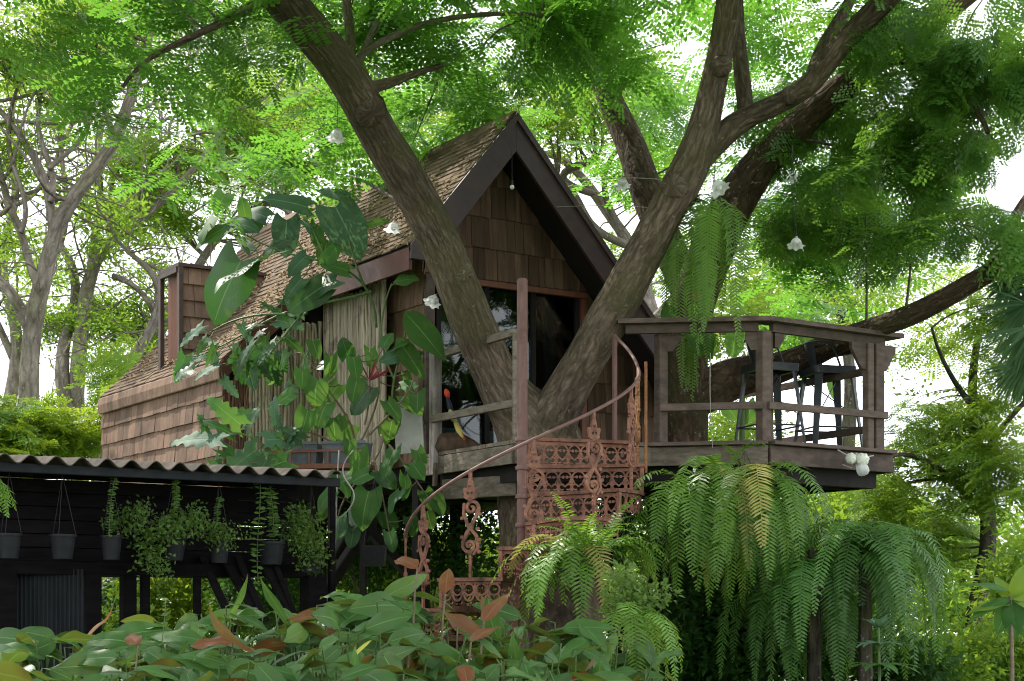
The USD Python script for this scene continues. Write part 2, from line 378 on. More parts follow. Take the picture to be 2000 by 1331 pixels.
leafmat("bed_leaf_pale", (.055, .135, .035), (.10, .19, .05), (.95, 1.0, .3), .25, .5, 3.0, veins=True, back=(.20, .08, .025), spec=.45, island=False)
leafmat("bed_leaf_brown", (.10, .037, .015), (.17, .062, .022), (1, .6, .3), .15, .5, 5.0, veins=True, back=(.17, .055, .018), spec=.3, island=False)
leafmat("bed_leaf_yellow", (.50, .52, .02), (.62, .60, .04), (1, 1, .2), .3, .4, 5.0, veins=True, spec=.4, island=False)
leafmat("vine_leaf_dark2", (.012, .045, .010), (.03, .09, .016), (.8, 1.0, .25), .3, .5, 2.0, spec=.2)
leafmat("vine_leaf", (.022, .085, .022), (.060, .155, .034), (.85, 1.0, .3), .3, .6, 3.0, veins=True, spec=.2, island=False)
leafmat("vine_leaf_blue", (.032, .085, .05), (.07, .14, .085), (.7, 1.0, .5), .2, .58, 3.0, veins=True, spec=.2, island=False)
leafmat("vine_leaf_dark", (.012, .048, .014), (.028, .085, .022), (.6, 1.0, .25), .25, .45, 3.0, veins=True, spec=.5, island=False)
leafmat("palm_leaf", (.018, .055, .022), (.045, .10, .04), (.8, 1.0, .4), .25, .5, 2.0, spec=.25)
leafmat("red_leaf", (.13, .012, .02), (.20, .02, .03), (1, .3, .3), .3, .4, 4.0, island=False)
solidmat("stem_green", (.05, .10, .025), (.10, .16, .05), (20, 20, 20), .5)
solidmat("stem_brown", (.10, .075, .05), (.2, .16, .11), (20, 20, 20), .7)
solidmat("twig", (.06, .048, .038), (.16, .135, .11), (12, 12, 12), .8)
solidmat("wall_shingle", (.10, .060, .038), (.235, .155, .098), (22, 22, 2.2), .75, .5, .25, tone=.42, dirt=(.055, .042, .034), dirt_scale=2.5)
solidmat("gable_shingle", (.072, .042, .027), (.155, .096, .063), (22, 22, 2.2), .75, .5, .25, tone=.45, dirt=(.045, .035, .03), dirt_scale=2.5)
solidmat("roof_shingle", (.105, .072, .048), (.19, .137, .094), (14, 14, 14), .9, .4, .15, tone=.24, dirt=(.085, .064, .045), dirt_scale=1.6)
solidmat("skirt_shingle", (.135, .083, .060), (.215, .138, .103), (18, 18, 3), .85, .4, .2, tone=.26, dirt=(.085, .06, .05), dirt_scale=3.2, dirt_amt=(.48, .72))
solidmat("litter", (.20, .13, .06), (.34, .24, .13), (30, 30, 30), .8, tone=.5)
solidmat("fascia", (.030, .017, .016), (.055, .031, .028), (8, 8, 8), .45, .15, .45)
solidmat("fascia_red", (.075, .025, .018), (.11, .036, .025), (8, 8, 8), .5, .15, .4)
solidmat("red_wood", (.13, .046, .026), (.19, .072, .038), (14, 14, 2), .5, .2, .4, tone=.25)
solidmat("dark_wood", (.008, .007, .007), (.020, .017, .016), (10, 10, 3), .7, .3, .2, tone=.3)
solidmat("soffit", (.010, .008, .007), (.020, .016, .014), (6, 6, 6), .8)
solidmat("bamboo", (.25, .20, .135), (.47, .41, .31), (30, 30, 2.5), .6, .3, .35, tone=.28, dirt=(.10, .075, .055), dirt_scale=3.5, dirt_amt=(.54, .70))
solidmat("bamboo_brown", (.10, .045, .028), (.19, .095, .06), (30, 30, 2.5), .6, .3, .35, tone=.28)
solidmat("deck_wood", (.105, .085, .066), (.235, .20, .16), (9, 9, 26), .85, .5, .2, tone=.22, dirt=(.05, .04, .032), dirt_scale=2.4)
solidmat("rail_wood", (.075, .055, .046), (.155, .115, .095), (8, 8, 20), .8, .4, .25, tone=.22, dirt=(.04, .033, .03), dirt_scale=3)
solidmat("post_wood", (.15, .13, .12), (.34, .31, .29), (30, 30, 3), .85, .5, .2, tone=.2, dirt=(.08, .07, .06), dirt_scale=4)
solidmat("log_wood", (.05, .034, .024), (.14, .092, .06), (14, 14, 5), .85, .6, .2)
solidmat("rust", (.175, .076, .050), (.285, .138, .095), (28, 28, 28), .78, .35, .3, tone=.2, dirt=(.065, .032, .026), dirt_scale=6, dirt_amt=(.48, .68), dist=.006)
solidmat("rust_orange", (.19, .085, .038), (.29, .15, .07), (40, 40, 40), .82, .4, .25, tone=.2, dirt=(.14, .06, .035), dirt_scale=12, dist=.006)
solidmat("pole_paint", (.135, .071, .062), (.20, .113, .10), (22, 22, 6), .6, .25, .35, dirt=(.10, .045, .035), dirt_scale=7, dist=.006)
solidmat("corrugated", (.05, .042, .036), (.15, .125, .108), (9, 9, 9), .9, .3, .15, dirt=(.05, .042, .036), dirt_scale=5, dirt_amt=(.40, .62))
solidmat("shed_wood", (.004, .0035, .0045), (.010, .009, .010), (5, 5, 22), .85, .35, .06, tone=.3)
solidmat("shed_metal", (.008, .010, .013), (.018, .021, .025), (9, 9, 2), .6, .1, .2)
solidmat("pot_plastic", (.006, .007, .009), (.013, .014, .018), (20, 20, 20), .5, .05, .25, tone=.2)
solidmat("planter_grey", (.085, .10, .115), (.15, .17, .185), (12, 12, 12), .55, .1, .4, dirt=(.06, .06, .055), dirt_scale=6)
solidmat("board_grey", (.27, .27, .24), (.40, .40, .36), (5, 5, 5), .8, .15, .2, dirt=(.16, .155, .13), dirt_scale=3)
solidmat("stool_metal", (.030, .036, .042), (.055, .062, .07), (10, 10, 10), .38, .05, .5, metal=.35)
solidmat("wire", (.02, .018, .018), (.04, .036, .034), (10, 10, 10), .5)
solidmat("wire_pale", (.30, .28, .25), (.42, .40, .36), (10, 10, 10), .6)
solidmat("curtain", (.03, .06, .065), (.06, .10, .105), (6, 6, 1), .9)
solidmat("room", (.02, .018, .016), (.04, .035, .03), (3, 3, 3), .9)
solidmat("blue_panel", (.26, .47, .52), (.34, .56, .60), (4, 4, 4), .6, .05)
solidmat("paint_red", (.55, .05, .02), (.66, .09, .03), (9, 9, 9), .4, .05)
solidmat("paint_yellow", (.62, .47, .10), (.72, .58, .2), (9, 9, 9), .45, .05)
solidmat("paint_lime", (.42, .45, .10), (.5, .52, .15), (9, 9, 9), .45, .05)
solidmat("paint_dark", (.012, .014, .03), (.025, .028, .05), (9, 9, 9), .4, .05)
solidmat("lamp_white", (.80, .80, .80), (.88, .88, .87), (20, 20, 20), .3, .05, .5)
solidmat("lamp_cream", (.62, .64, .55), (.74, .75, .66), (20, 20, 20), .4, .1, .45)
solidmat("soil", (.02, .015, .01), (.05, .035, .025), (20, 20, 20), .95)
solidmat("fibre", (.06, .045, .03), (.16, .12, .085), (30, 30, 5), .95, .7)
usdkit.material(stage, M("lamp_glass"), {"pb": ("principled_bsdf", {"base_color": (.86, .87, .88), "roughness": .22, "specular_ior_level": .5}), "tl": ("translucent_bsdf", {"color": (.85, .86, .88)}), "ms": ("mix_closure", {"fac": .45})},
    [("pb.BSDF", "ms.closure1"), ("tl.BSDF", "ms.closure2")], surface="ms.closure")
usdkit.material(stage, M("window_glass"), {"f": ("fresnel", {"IOR": 1.6}), "t": ("transparent_bsdf", {"color": (.55, .60, .60)}), "g": ("glossy_bsdf", {"color": (.95, .95, .95), "roughness": .02}), "ms": ("mix_closure", {})},
    [("f.fac", "ms.fac"), ("t.BSDF", "ms.closure1"), ("g.BSDF", "ms.closure2")], surface="ms.closure")
usdkit.material(stage, M("ground"), {"g": ("geometry", {}), "n": ("noise_texture", {"scale": .35, "detail": 7.0}), "n2": ("noise_texture", {"scale": 9.0, "detail": 5.0}),
    "r": ("rgb_ramp", {"ramp": [(.35, (.06, .09, .02)), (.55, (.10, .14, .03)), (.75, (.08, .065, .035))]}), "bp": ("bump", {"strength": .8, "distance": .1}), "pb": ("principled_bsdf", {"roughness": .95})},
    [("g.position", "n.vector"), ("g.position", "n2.vector"), ("n.fac", "r.fac"), ("r.color", "pb.base_color"), ("n2.fac", "bp.height"), ("bp.normal", "pb.normal")], surface="pb.BSDF")
# ---------------------------------------------------------------- ground
rg = np.random.default_rng(5)
gx, gy = np.meshgrid(np.linspace(-60, 60, 90), np.linspace(-20, 110, 90))
gz = (meshkit.fbm(np.stack([gx * .15, gy * .15, gx * 0], -1), 3, 2) - .5) * .35
gi, gj = np.meshgrid(np.arange(89), np.arange(89), indexing="ij")
gq = np.stack([gi*90+gj, gi*90+gj+1, (gi+1)*90+gj+1, (gi+1)*90+gj], -1).reshape(-1, 4)
solo("ground", (np.stack([gx, gy, gz], -1).reshape(-1, 3), gq), M("ground"), "grassy garden ground under the raised house", kind="structure", smooth=True)

# ---------------------------------------------------------------- the wooden house
ZD = 3.02
A_AP, Z_AP, B_F, B_M, B_R = .675, 6.04, -.447, 1.72, 5.08
A_L, Z_L, A_LL, Z_LL, A_RT, Z_RT = -.365, 4.76, -1.185, 3.98, 2.75, 3.77
house = thing("treehouse", "small brown shingled wooden house with steep gable roof on stilts among trunks", "house", H(.9, 1.5, 0))
rs = np.random.default_rng(11)
def rz(a):
    if a > A_AP: return Z_AP - (Z_AP - Z_RT) / (A_RT - A_AP) * (a - A_AP)
    if a > A_L: return Z_AP - (Z_AP - Z_L) / (A_AP - A_L) * (A_AP - a)
    return Z_L - (Z_L - Z_LL) / (A_L - A_LL) * (A_L - a)
TH = .15
slabA = Polygon([(A_L, Z_L), (A_AP, Z_AP), (A_RT, Z_RT), (A_RT, Z_RT-TH), (A_AP, Z_AP-TH*1.15), (A_L, Z_L-TH)])
slabB = Polygon([(A_LL, Z_LL), (A_L, Z_L), (A_AP, Z_AP), (A_RT, Z_RT), (A_RT, Z_RT-TH), (A_AP, Z_AP-TH*1.15), (A_L, Z_L-TH), (A_LL, Z_LL-TH)])
roof = part("roof", cat_([plate(slabA, B_M-B_F, H(0, B_F, 0), UU, ZZ, VV), plate(slabB, B_R-B_M, H(0, B_M+.001, 0), UU, ZZ, VV)]), M("soffit"), house)
# shingles of the left slope
def slope_pt(s):                                             # s: metres up the slope from its lowest edge
    l1 = math.hypot(A_L-A_LL, Z_L-Z_LL)
    if s < l1:
        d = np.array([A_L-A_LL, Z_L-Z_LL]) / l1; return np.array([A_LL, Z_LL]) + d * s, d
    d = np.array([A_AP-A_L, Z_AP-Z_L]); d /= np.linalg.norm(d); return np.array([A_L, Z_L]) + d * (s - l1), d
LL1 = math.hypot(A_L-A_LL, Z_L-Z_LL); LTOT = LL1 + math.hypot(A_AP-A_L, Z_AP-Z_L)
def shingle(s, b0, w, ex=.105):
    p, d = slope_pt(s); n2 = np.array([-d[1], d[0]])
    th = rs.uniform(.010, .016); lift = rs.uniform(.012, .020)
    o = H(p[0] + n2[0]*lift, b0, p[1] + n2[1]*lift) - (UU*d[0] + ZZ*d[1]) * rs.uniform(-.004, .006)
    dd = d * ex - n2 * (lift - .003)
    return boxm(o, VV*w, UU*dd[0] + ZZ*dd[1], (UU*n2[0] + ZZ*n2[1]) * th)
near, rest = [], []
e = .076; nrow = int(LTOT / e)
for r in range(nrow):
    s = r * e
    low = s < LL1 - .02
    b = (B_M - .01 if low else B_F - .02) - rs.uniform(0, .1)
    b = max(b, B_M - .02 if low else B_F - .03)
    while b < B_R - .02:
        w = min(rs.uniform(.13, .21), B_R + .02 - b)
        m = shingle(s, b, w - .006)
        (near if (not low and b < 1.62 and len(near) < 285) else rest).append(m)
        b += w
for m in near: part("shingle", m, M("roof_shingle"), roof, tone=rs.uniform(0, 1))
part("shingle_field", cat_(rest), M("roof_shingle"), roof, kind="stuff")
rt = []
dR = np.array([A_RT-A_AP, Z_RT-Z_AP]); LR = np.linalg.norm(dR); dR /= LR; nR = np.array([-dR[1], dR[0]])
for r in range(int(LR/.11)):
    b = B_F - .02
    while b < B_R:
        w = rs.uniform(.15, .25); p = np.array([A_AP, Z_AP]) + dR * (r*.11 + .02)
        rt.append(boxm(H(p[0]+nR[0]*.004, b, p[1]+nR[1]*.004), VV*(w-.006), UU*(dR[0]*.12+nR[0]*.012)+ZZ*(dR[1]*.12+nR[1]*.012), (UU*nR[0]+ZZ*nR[1])*.013)); b += w
part("far_slope_shingles", cat_(rt), M("roof_shingle"), roof, kind="stuff")
b = B_F - .03
while b < B_R:
    w = rs.uniform(.2, .3)
    part("ridge_cap", cat_([boxm(H(A_AP-.003, b, Z_AP+.022), VV*(w-.005), UU*-.09-ZZ*.105, ZZ*.016+UU*-.01), boxm(H(A_AP-.003, b, Z_AP+.022), VV*(w-.005), UU*.09-ZZ*.095, ZZ*.016+UU*.01)]), M("roof_shingle"), roof, tone=rs.uniform(.2, 1)); b += w
# barge boards and eave boards
for pts in ([(A_L-.03, Z_L-.06), (A_AP, Z_AP-.012), (A_AP, Z_AP-.325), (A_L+.167, Z_L-.12), (A_L-.03, Z_L-.12)], [(A_AP+.002, Z_AP-.012), (A_RT+.02, Z_RT-.04), (A_RT+.02, Z_RT-.345), (A_AP+.002, Z_AP-.327)]):
    part("barge_board", plate(Polygon(pts), .035, H(0, B_F-.036, 0), UU, ZZ, VV), M("fascia"), roof)
for pts in ([(A_L-.04, Z_L+.0), (A_AP-.001, Z_AP+.012), (A_AP-.001, Z_AP-.06), (A_L-.04, Z_L-.075)], [(A_AP+.001, Z_AP+.012), (A_RT+.03, Z_RT-.005), (A_RT+.03, Z_RT-.075), (A_AP+.001, Z_AP-.06)]):
    part("barge_trim", plate(Polygon(pts), .022, H(0, B_F-.060, 0), UU, ZZ, VV), M("fascia"), roof)
part("eave_board", bar(H(A_L-.018, B_F, Z_L-.115), H(A_L-.018, B_M-.03, Z_L-.115), .03, .19, ZZ), M("fascia_red"), roof)
part("rear_barge_board", plate(Polygon([(A_LL-.02, Z_LL-.02), (A_L-.035, Z_L-.02), (A_L-.035, Z_L-.23), (A_LL-.02, Z_LL-.2)]), .03, H(0, B_M-.032, 0), UU, ZZ, VV), M("fascia_red"), roof)
# gable wall
AW = 2.62
WA0, WA1, WZ0, WZ1 = .13, 1.69, 3.10, 4.62
gable = Polygon([(0, ZD-.12), (AW, ZD-.12), (AW, rz(AW)-TH-.02), (A_AP, Z_AP-TH*1.15-.02), (0, rz(0)-TH-.02)])
opening = box(WA0, WZ0, WA1, WZ1)
wall = part("gable_wall", plate(gable.difference(opening), .07, H(0, .002, 0), UU, ZZ, VV), M("dark_wood"), house)
zc_ = [2.94, 3.24, 3.52, 3.80, 4.08, 4.36, 4.645, 4.925, 5.21, 5.50, 5.78, 6.1]
gs = gable.buffer(-.004).difference(box(WA0-.06, WZ0-.3, WA1+.06, WZ1+.0))
for z0, z1 in zip(zc_[:-1], zc_[1:]):
    a = -.012 - rs.uniform(0, .06)
    while a < AW:
        w = rs.choice([.07, .10, .13, .17, .21]) * rs.uniform(.85, 1.15)
        pc = box(max(a, -.012), z0 + rs.uniform(-.006, .006), a + w - .004, z1 + .03).intersection(gs)
        if not pc.is_empty and pc.area > .0012:
            pr = rs.uniform(.024, .033)
            pc2 = affinity.translate(pc, 0, -z0)
            m = plate(pc2, .011, H(0, -pr, z0), UU, nrm(ZZ + VV * (pr - .013) / (z1 - z0)), VV)
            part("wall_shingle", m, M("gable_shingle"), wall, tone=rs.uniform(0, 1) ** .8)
        a += w
# side wall near the corner, shingled with narrow shakes
sw = part("side_wall", boxm(H(0.002, .074, ZD-.2), VV*(B_M-.08), UU*.06, ZZ*(rz(0)-TH-ZD+.15)), M("dark_wood"), house)
for z0, z1 in zip(zc_[:-5], zc_[1:-4]):
    b = -.03
    while b < .95:
        w = rs.uniform(.055, .12)
        m = boxm(H(-.030, b, z0 + rs.uniform(-.012, .008)), VV*(w-.005), ZZ*min(z1-z0+.03, rz(0)-TH-.03-z0) + UU*.024, UU*.011)
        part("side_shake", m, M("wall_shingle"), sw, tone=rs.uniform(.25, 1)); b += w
part("corner_post", bar(H(.030, -.055, ZD-.1), H(.030, -.055, 4.62), .09, .045, VV), M("rail_wood"), house)
# the rest of the shell: right wall, back walls, floor, room
part("right_wall", boxm(H(AW-.06, .074, ZD-.12), VV*(B_R-.15), UU*.06, ZZ*(rz(AW)-TH-ZD+.1)), M("dark_wood"), house)
part("back_wall", plate(Polygon([(-1.13, 2.7), (AW-.07, 2.7), (AW-.07, rz(AW-.07)-TH-.02), (A_AP, Z_AP-TH*1.15-.02), (A_L, Z_L-TH-.02), (-1.13, rz(-1.13)-TH-.02)]), .06, H(0, B_R-.16, 0), UU, ZZ, VV), M("dark_wood"), house)
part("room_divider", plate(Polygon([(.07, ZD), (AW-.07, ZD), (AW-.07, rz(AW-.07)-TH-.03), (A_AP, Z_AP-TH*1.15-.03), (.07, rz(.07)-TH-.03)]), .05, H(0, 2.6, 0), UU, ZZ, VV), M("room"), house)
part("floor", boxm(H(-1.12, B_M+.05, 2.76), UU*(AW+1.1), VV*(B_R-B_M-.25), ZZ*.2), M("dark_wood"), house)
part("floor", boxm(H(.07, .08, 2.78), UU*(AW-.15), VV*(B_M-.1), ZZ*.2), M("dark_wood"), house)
# window wall: frame, panes, blue panel, curtain
win = part("window", cat_([bar(H(WA0-.05, -.05, WZ1-.02), H(WA1+.05, -.05, WZ1-.02), .05, .05), bar(H(WA0, .0, WZ0+.02), H(WA1, .0, WZ0+.02), .06, .05)]), M("red_wood"), house)
for a in (WA0+.02, .66, 1.17, WA1-.02):
    part("mullion", bar(H(a, .005, WZ0+.046), H(a, .005, WZ1-.046), .05, .045, VV), M("dark_wood"), win)
for a0, a1 in ((WA0+.045, .635), (.685, 1.145), (1.195, WA1-.045)):
    part("pane", boxm(H(a0, .005, WZ0+.046), UU*(a1-a0), VV*.006, ZZ*(WZ1-WZ0-.092)), M("window_glass"), win)
part("jamb", bar(H(WA1+.022, -.045, WZ0), H(WA1+.022, -.045, WZ1-.05), .055, .04, VV), M("red_wood"), win)
part("blue_panel", boxm(H(.18, .09, WZ0+.0), UU*.9, VV*.02, ZZ*.185), M("blue_panel"), house, label="pale blue panel low behind the dark glass")
cu = np.array([(t, .10 + .015*math.sin(t*90)) for t in np.linspace(1.36, 1.50, 24)])
cv = np.array([H(a, b_, zz) for zz in (3.2, 4.58) for a, b_ in cu])
part("curtain", (cv, np.array([(i, i+1, 25+i, 24+i) for i in range(23)])), M("curtain"), house, smooth=True)
# rear section: shingled skirt under the low eave, with a rolled top course
sk = part("skirt_wall", boxm(H(A_LL+.04, B_M+.03, 2.7), VV*(B_R-B_M-.22), UU*.05, ZZ*(Z_LL-2.72)), M("dark_wood"), house)
zs = Z_LL + .03
for k in range(7):
    h = .185
    z1 = zs - k*h; b = B_M - .015 - rs.uniform(0, .05) * (k > 0)
    while b < B_R - .05:
        w = min(rs.uniform(.13, .20), B_R - b)
        b0 = max(b, B_M-.015)
        if k == 0:      # rolled course
            pr = [(-.035, -.19), (-.045, -.10), (-.03, -.03), (.02, .015), (.09, .075)]
            v = np.array([H(A_LL+x, bb, Z_LL+.02+y) for bb in (b0, b+w-.003) for x, y in pr] + [H(A_LL+x+.014, bb, Z_LL+.02+y-.008) for bb in (b0, b+w-.003) for x, y in pr])
            q = [(i, i+1, 6+i, 5+i) for i in range(4)] + [(10+i, 15+i, 16+i, 11+i) for i in range(4)] + [(0, 5, 15, 10)] + [(i, 10+i, 11+i, i+1) for i in range(4)] + [(5+i, 6+i, 16+i, 15+i) for i in range(4)]
            m = (v, np.array(q))
        else:
            lift = rs.uniform(.022, .032)
            m = boxm(H(A_LL+.03-lift-.012, b0, z1-h+.01+rs.uniform(-.005, .005)), VV*(b+w-.005-b0), ZZ*(h+.02)+UU*(lift-.008), UU*.012)
        part("skirt_shingle", m, M("skirt_shingle"), sk, tone=rs.uniform(.1, 1)); b += w
# bamboo faces
fw = part("rear_front_wall", plate(Polygon([(A_LL+.09, 2.7), (-.02, 2.7), (-.02, rz(-.02)-TH-.1), (A_L, Z_L-TH-.06), (A_LL+.09, rz(A_LL+.09)-TH-.03)]), .05, H(0, B_M+.03, 0), UU, ZZ, VV), M("dark_wood"), house)
part("corner_board", bar(H(A_LL+.035, B_M-.002, 2.72), H(A_LL+.035, B_M-.002, Z_LL-.05), .05, .05, VV), M("fascia_red"), house)
def cane(p0, p1, r, seed):
    rr = np.random.default_rng(seed); n = 13
    t = np.linspace(0, 1, n); pts = p0 + (p1-p0) * t[:, None] + np.c_[rr.normal(0, .0035, n), rr.normal(0, .0035, n), np.zeros(n)]
    rad = r * (1 + .14 * (np.arange(n) % 4 == rr.integers(0, 4)))
    return tube(pts, rad, 6)
scr = thing("bamboo_screen", "tall screen of weathered split bamboo canes on the side wall by the corner", "screen", H(-.15, 1.1, 3))
b = .44; k = 0
while b < B_M - .06:
    r = rs.uniform(.015, .0225)
    top = 4.63 + .03*math.sin(b*5) + rs.uniform(-.025, .02); bot = 2.93 + rs.uniform(-.05, .05)
    if b < .50: bot -= .12
    part("cane", cane(H(-.15, b, bot), H(-.15+rs.normal(0, .006), b + rs.normal(0, .006), top), r, 100+k), M("bamboo"), scr, smooth=True, tone=rs.uniform(0, 1)); b += r*1.55; k += 1
for zz in (3.35, 4.3): part("batten", bar(H(-.10, .46, zz), H(-.10, B_M-.08, zz), .03, .04), M("dark_wood"), scr)
part("backing", boxm(H(-.125, .47, 2.96), VV*(B_M-.58), UU*.012, ZZ*1.6), M("bamboo"), scr, tone=.0)
scr2 = thing("bamboo_screen", "lower bamboo cane screen under the sloping rake left of the tall one", "screen", H(-.7, B_M-.05, 3))
a = -.19; k = 0
while a > A_LL + .06:
    r = rs.uniform(.017, .024)
    red = a < -.93
    top = min(rz(a) - TH - .12, 4.42 + rs.uniform(-.03, .02)); bot = 2.9 + rs.uniform(-.05, .05)
    part("cane", cane(H(a, B_M-.035+.012*red, bot), H(a + rs.normal(0, .005), B_M-.035+.012*red, top), r*.8 if red else r, 300+k), M("bamboo_brown" if red else "bamboo"), scr2, smooth=True, tone=rs.uniform(0, .9)); a -= r*1.6*(.8 if red else 1); k += 1
# dormer
dm_a, dm_b0, dm_b1, dm_zt, dm_zb = A_LL+.12, 3.11, 3.645, 5.15, Z_LL+.08
dep = .98
dor = part("dormer", plate(Polygon([(dm_a+.10, dm_zb), (dm_a+.10, dm_zt-.03), (dm_a+dep, dm_zt-.03)]), dm_b1-dm_b0-.04, H(0, dm_b0+.02, 0), UU, ZZ, VV), M("dark_wood"), house)
part("dormer_roof", boxm(H(dm_a-.01, dm_b0-.022, dm_zt-.03), UU*(dep+.05), VV*(dm_b1-dm_b0+.04), ZZ*.035), M("fascia"), house)
for bb in (dm_b0-.012, dm_b1-.03):
    part("dormer_frame", bar(H(dm_a+.02, bb+.02, dm_zb-.05), H(dm_a+.02, bb+.02, dm_zt-.032), .045, .06, VV), M("fascia"), house)
part("dormer_panel", boxm(H(dm_a+.082, dm_b0+.04, dm_zb), VV*(dm_b1-dm_b0-.08), UU*.015, ZZ*(dm_zt-dm_zb-.05)), M("red_wood"), house)
part("dormer_head", bar(H(dm_a+.01, dm_b0+.03, dm_zt-.06), H(dm_a+.01, dm_b1-.05, dm_zt-.06), .05, .05), M("fascia"), house)
hz = np.linspace(dm_zb-.1, dm_zt-.035, 8)
tri = Polygon([(dm_a+.045, dm_zb-.03), (dm_a+.045, dm_zt-.035), (dm_a+dep+.02, dm_zt-.035)])
for z0, z1 in zip(hz[:-1], hz[1:]):
    a = dm_a + .045 - rs.uniform(0, .1)
    while a < dm_a + dep:
        w = rs.uniform(.14, .22)
        pc = box(a, z0, a+w-.005, z1+.015).intersection(tri)
        if not pc.is_empty and pc.area > .001:
            part("dormer_shingle", plate(affinity.translate(pc, 0, -z0), .011, H(0, dm_b0-.016, z0), UU, nrm(ZZ+VV*.10), VV), M("skirt_shingle"), dor, tone=rs.uniform(0, .6))
        a += w
# stilts under house and struts
for a, b in ((.12, .25), (1.8, .25), (-1.0, 2.0), (.1, 2.3), (1.8, 2.4), (-1.0, 4.7), (1.8, 4.7)):
    part("stilt", bar(H(a, b, -.1), H(a, b, 2.8), .13, .13, UU, .012), M("dark_wood"), house)
part("strut", bar(P(735, 1003, 15.0), P(632, 1160, 15.0), .09, .12, VV, .01), M("dark_wood"), house)
part("strut", bar(P(690, 1000, 15.2), P(800, 1125, 15.2), .08, .11, VV, .01), M("dark_wood"), house)
part("strut", bar(P(655, 1090, 15.1), P(700, 1010, 15.1), .09, .10, VV, .01), M("dark_wood"), house)
# small bulb under the gable
bl = thing("gable_bulb", "tiny white bulb hanging in the dark peak of the gable", "lamp", P(1000, 366, 14.85))
part("bulb", sphere(P(1000, 366, 14.85), .021, 2), M("lamp_white"), bl, smooth=True)
part("holder", tube([P(1000, 366, 14.85)+ZZ*.018, P(1000, 366, 14.85)+ZZ*.06], [.012, .012], 8), M("wire"), bl)
part("cord", tube([P(1000, 366, 14.85)+ZZ*.058, P(1000, 366, 14.85)+ZZ*.34], [.003, .003], 5), M("wire"), bl)
# litter on the roof
lt = []
for k in range(4500):
    s = rs.uniform(.05, 1.0) ** .8 * LTOT * .80; bmin = B_M if s < LL1 else B_F
    b = bmin + rs.beta(1.2, 1.6) * (B_R - bmin)
    if meshkit.noise(np.array([b*2.2, s*2.2, 3.3]), 4) < .42: continue
    p, d = slope_pt(s); n2 = np.array([-d[1], d[0]])
    lt.append(orient(blade(rs.uniform(.02, .06), rs.uniform(.012, .026), n=4, m=1, droop=.4), H(p[0]+n2[0]*.042, b, p[1]+n2[1]*.042), UU*d[0]*rs.normal()+ZZ*d[1]*rs.normal()*.5+VV*rs.normal(), UU*n2[0]+ZZ*n2[1]+rs.normal(0, .3, 3))[:2])
solo("leaf_litter", cat_(lt), M("litter"), "dry fallen leaves lying on the roof shingles", "leaves", kind="stuff")
# grey board at the corner
gb = solo("grey_board", bar(P(771, 838, 14.82), P(826, 831, 14.7), .012, .46, ZZ, .003), M("board_grey"), "pale grey sheet board hung low at the house corner behind leaves", "board")

# ---------------------------------------------------------------- deck
deck = thing("timber_deck", "raised weathered timber deck with railings around the trunks", "deck", [1.2, 14.5, ZD])
q0, q1, q2, q3 = np.array([.02, 13.68]), np.array([1.143, 13.93]), np.array([2.09, 13.74]), np.array([3.28, 14.58])
q4 = q3 + VV[:2]*2.1
Cc = C0[:2]
qe = Cc + UU[:2]*2.1 - VV[:2]*.07
dpoly = Polygon([q0, q1, q2, q3, q4, qe, Cc - VV[:2]*.07, np.array([-.68, 14.8])])
fl = part("floor_frame", plate(dpoly.buffer(-.05), .10, [0, 0, ZD-.16], [1, 0, 0], [0, 1, 0], [0, 0, 1]), M("dark_wood"), deck)
k = 0
for s in np.arange(-4, 4, .125):
    o = Cc + UU[:2]*0 + VV[:2]*s
    strip = Polygon([o-UU[:2]*3+VV[:2]*.004, o+UU[:2]*6+VV[:2]*.004, o+UU[:2]*6+VV[:2]*.121, o-UU[:2]*3+VV[:2]*.121]).intersection(dpoly.buffer(.02, join_style=2))
    if strip.is_empty or strip.area < .01: continue
    part("deck_board", plate(strip, .03, [0, 0, ZD-.035+rs.uniform(-.002, .002)], [1, 0, 0], [0, 1, 0], [0, 0, 1]), M("deck_wood"), deck, tone=rs.uniform(0, 1))
def D3(q, z): return np.array([q[0], q[1], z])
ring = [np.array([-.74, 14.9]), q0, q1, q2, q3, q4]
for i in range(5):
    p, q = ring[i], ring[i+1]; d = nrm(q-p); n = np.array([d[1], -d[0]])
    part("edge_board", bar(D3(p+n*.012+d*.002, ZD-.120), D3(q+n*.012-d*.002, ZD-.120), .03, .155, ZZ, .004), M("deck_wood" if i < 3 else "rail_wood"), deck, tone=.55 if i < 2 else .12 if i == 2 else .1)
    if i > 1: part("edge_lip", bar(D3(p+n*.03+d*.002, ZD-.022), D3(q+n*.03-d*.002, ZD-.022), .10, .032, ZZ, .004), M("rail_wood"), deck, tone=.3)
part("lower_beam", bar(P(868, 957, 14.5), P(1012, 948, 13.95), .06, .17, ZZ, .005), M("deck_wood"), deck, tone=.1)
inner = dpoly.buffer(-.09)
part("joist_frame", plate(inner.difference(dpoly.buffer(-.17)), .16, [0, 0, ZD-.33], [1, 0, 0], [0, 1, 0], [0, 0, 1]), M("dark_wood"), deck)
for s in np.arange(-3, 2.2, .42):
    o = Cc + UU[:2]*1.2 + VV[:2]*s
    ln = LineString([o-UU[:2]*6, o+UU[:2]*6]).intersection(dpoly.buffer(-.175))
    if ln.is_empty or ln.length < .3: continue
    c = np.array(ln.coords)
    part("joist", bar(D3(c[0], ZD-.25), D3(c[-1], ZD-.25), .06, .155), M("dark_wood"), deck)
for (x, y) in ((.35, 14.35), (1.25, 14.5), (1.75, 14.6), (2.3, 15.6), (2.0, 16.4), (.95, 15.3)):
    part("stilt", bar([x, y, -.1], [x, y, ZD-.165], .13, .13, UU, .012), M("dark_wood"), deck)
part("strut", bar(P(1570, 930, 14.9), P(1515, 1020, 14.9), .10, .10, VV, .01), M("dark_wood"), deck)
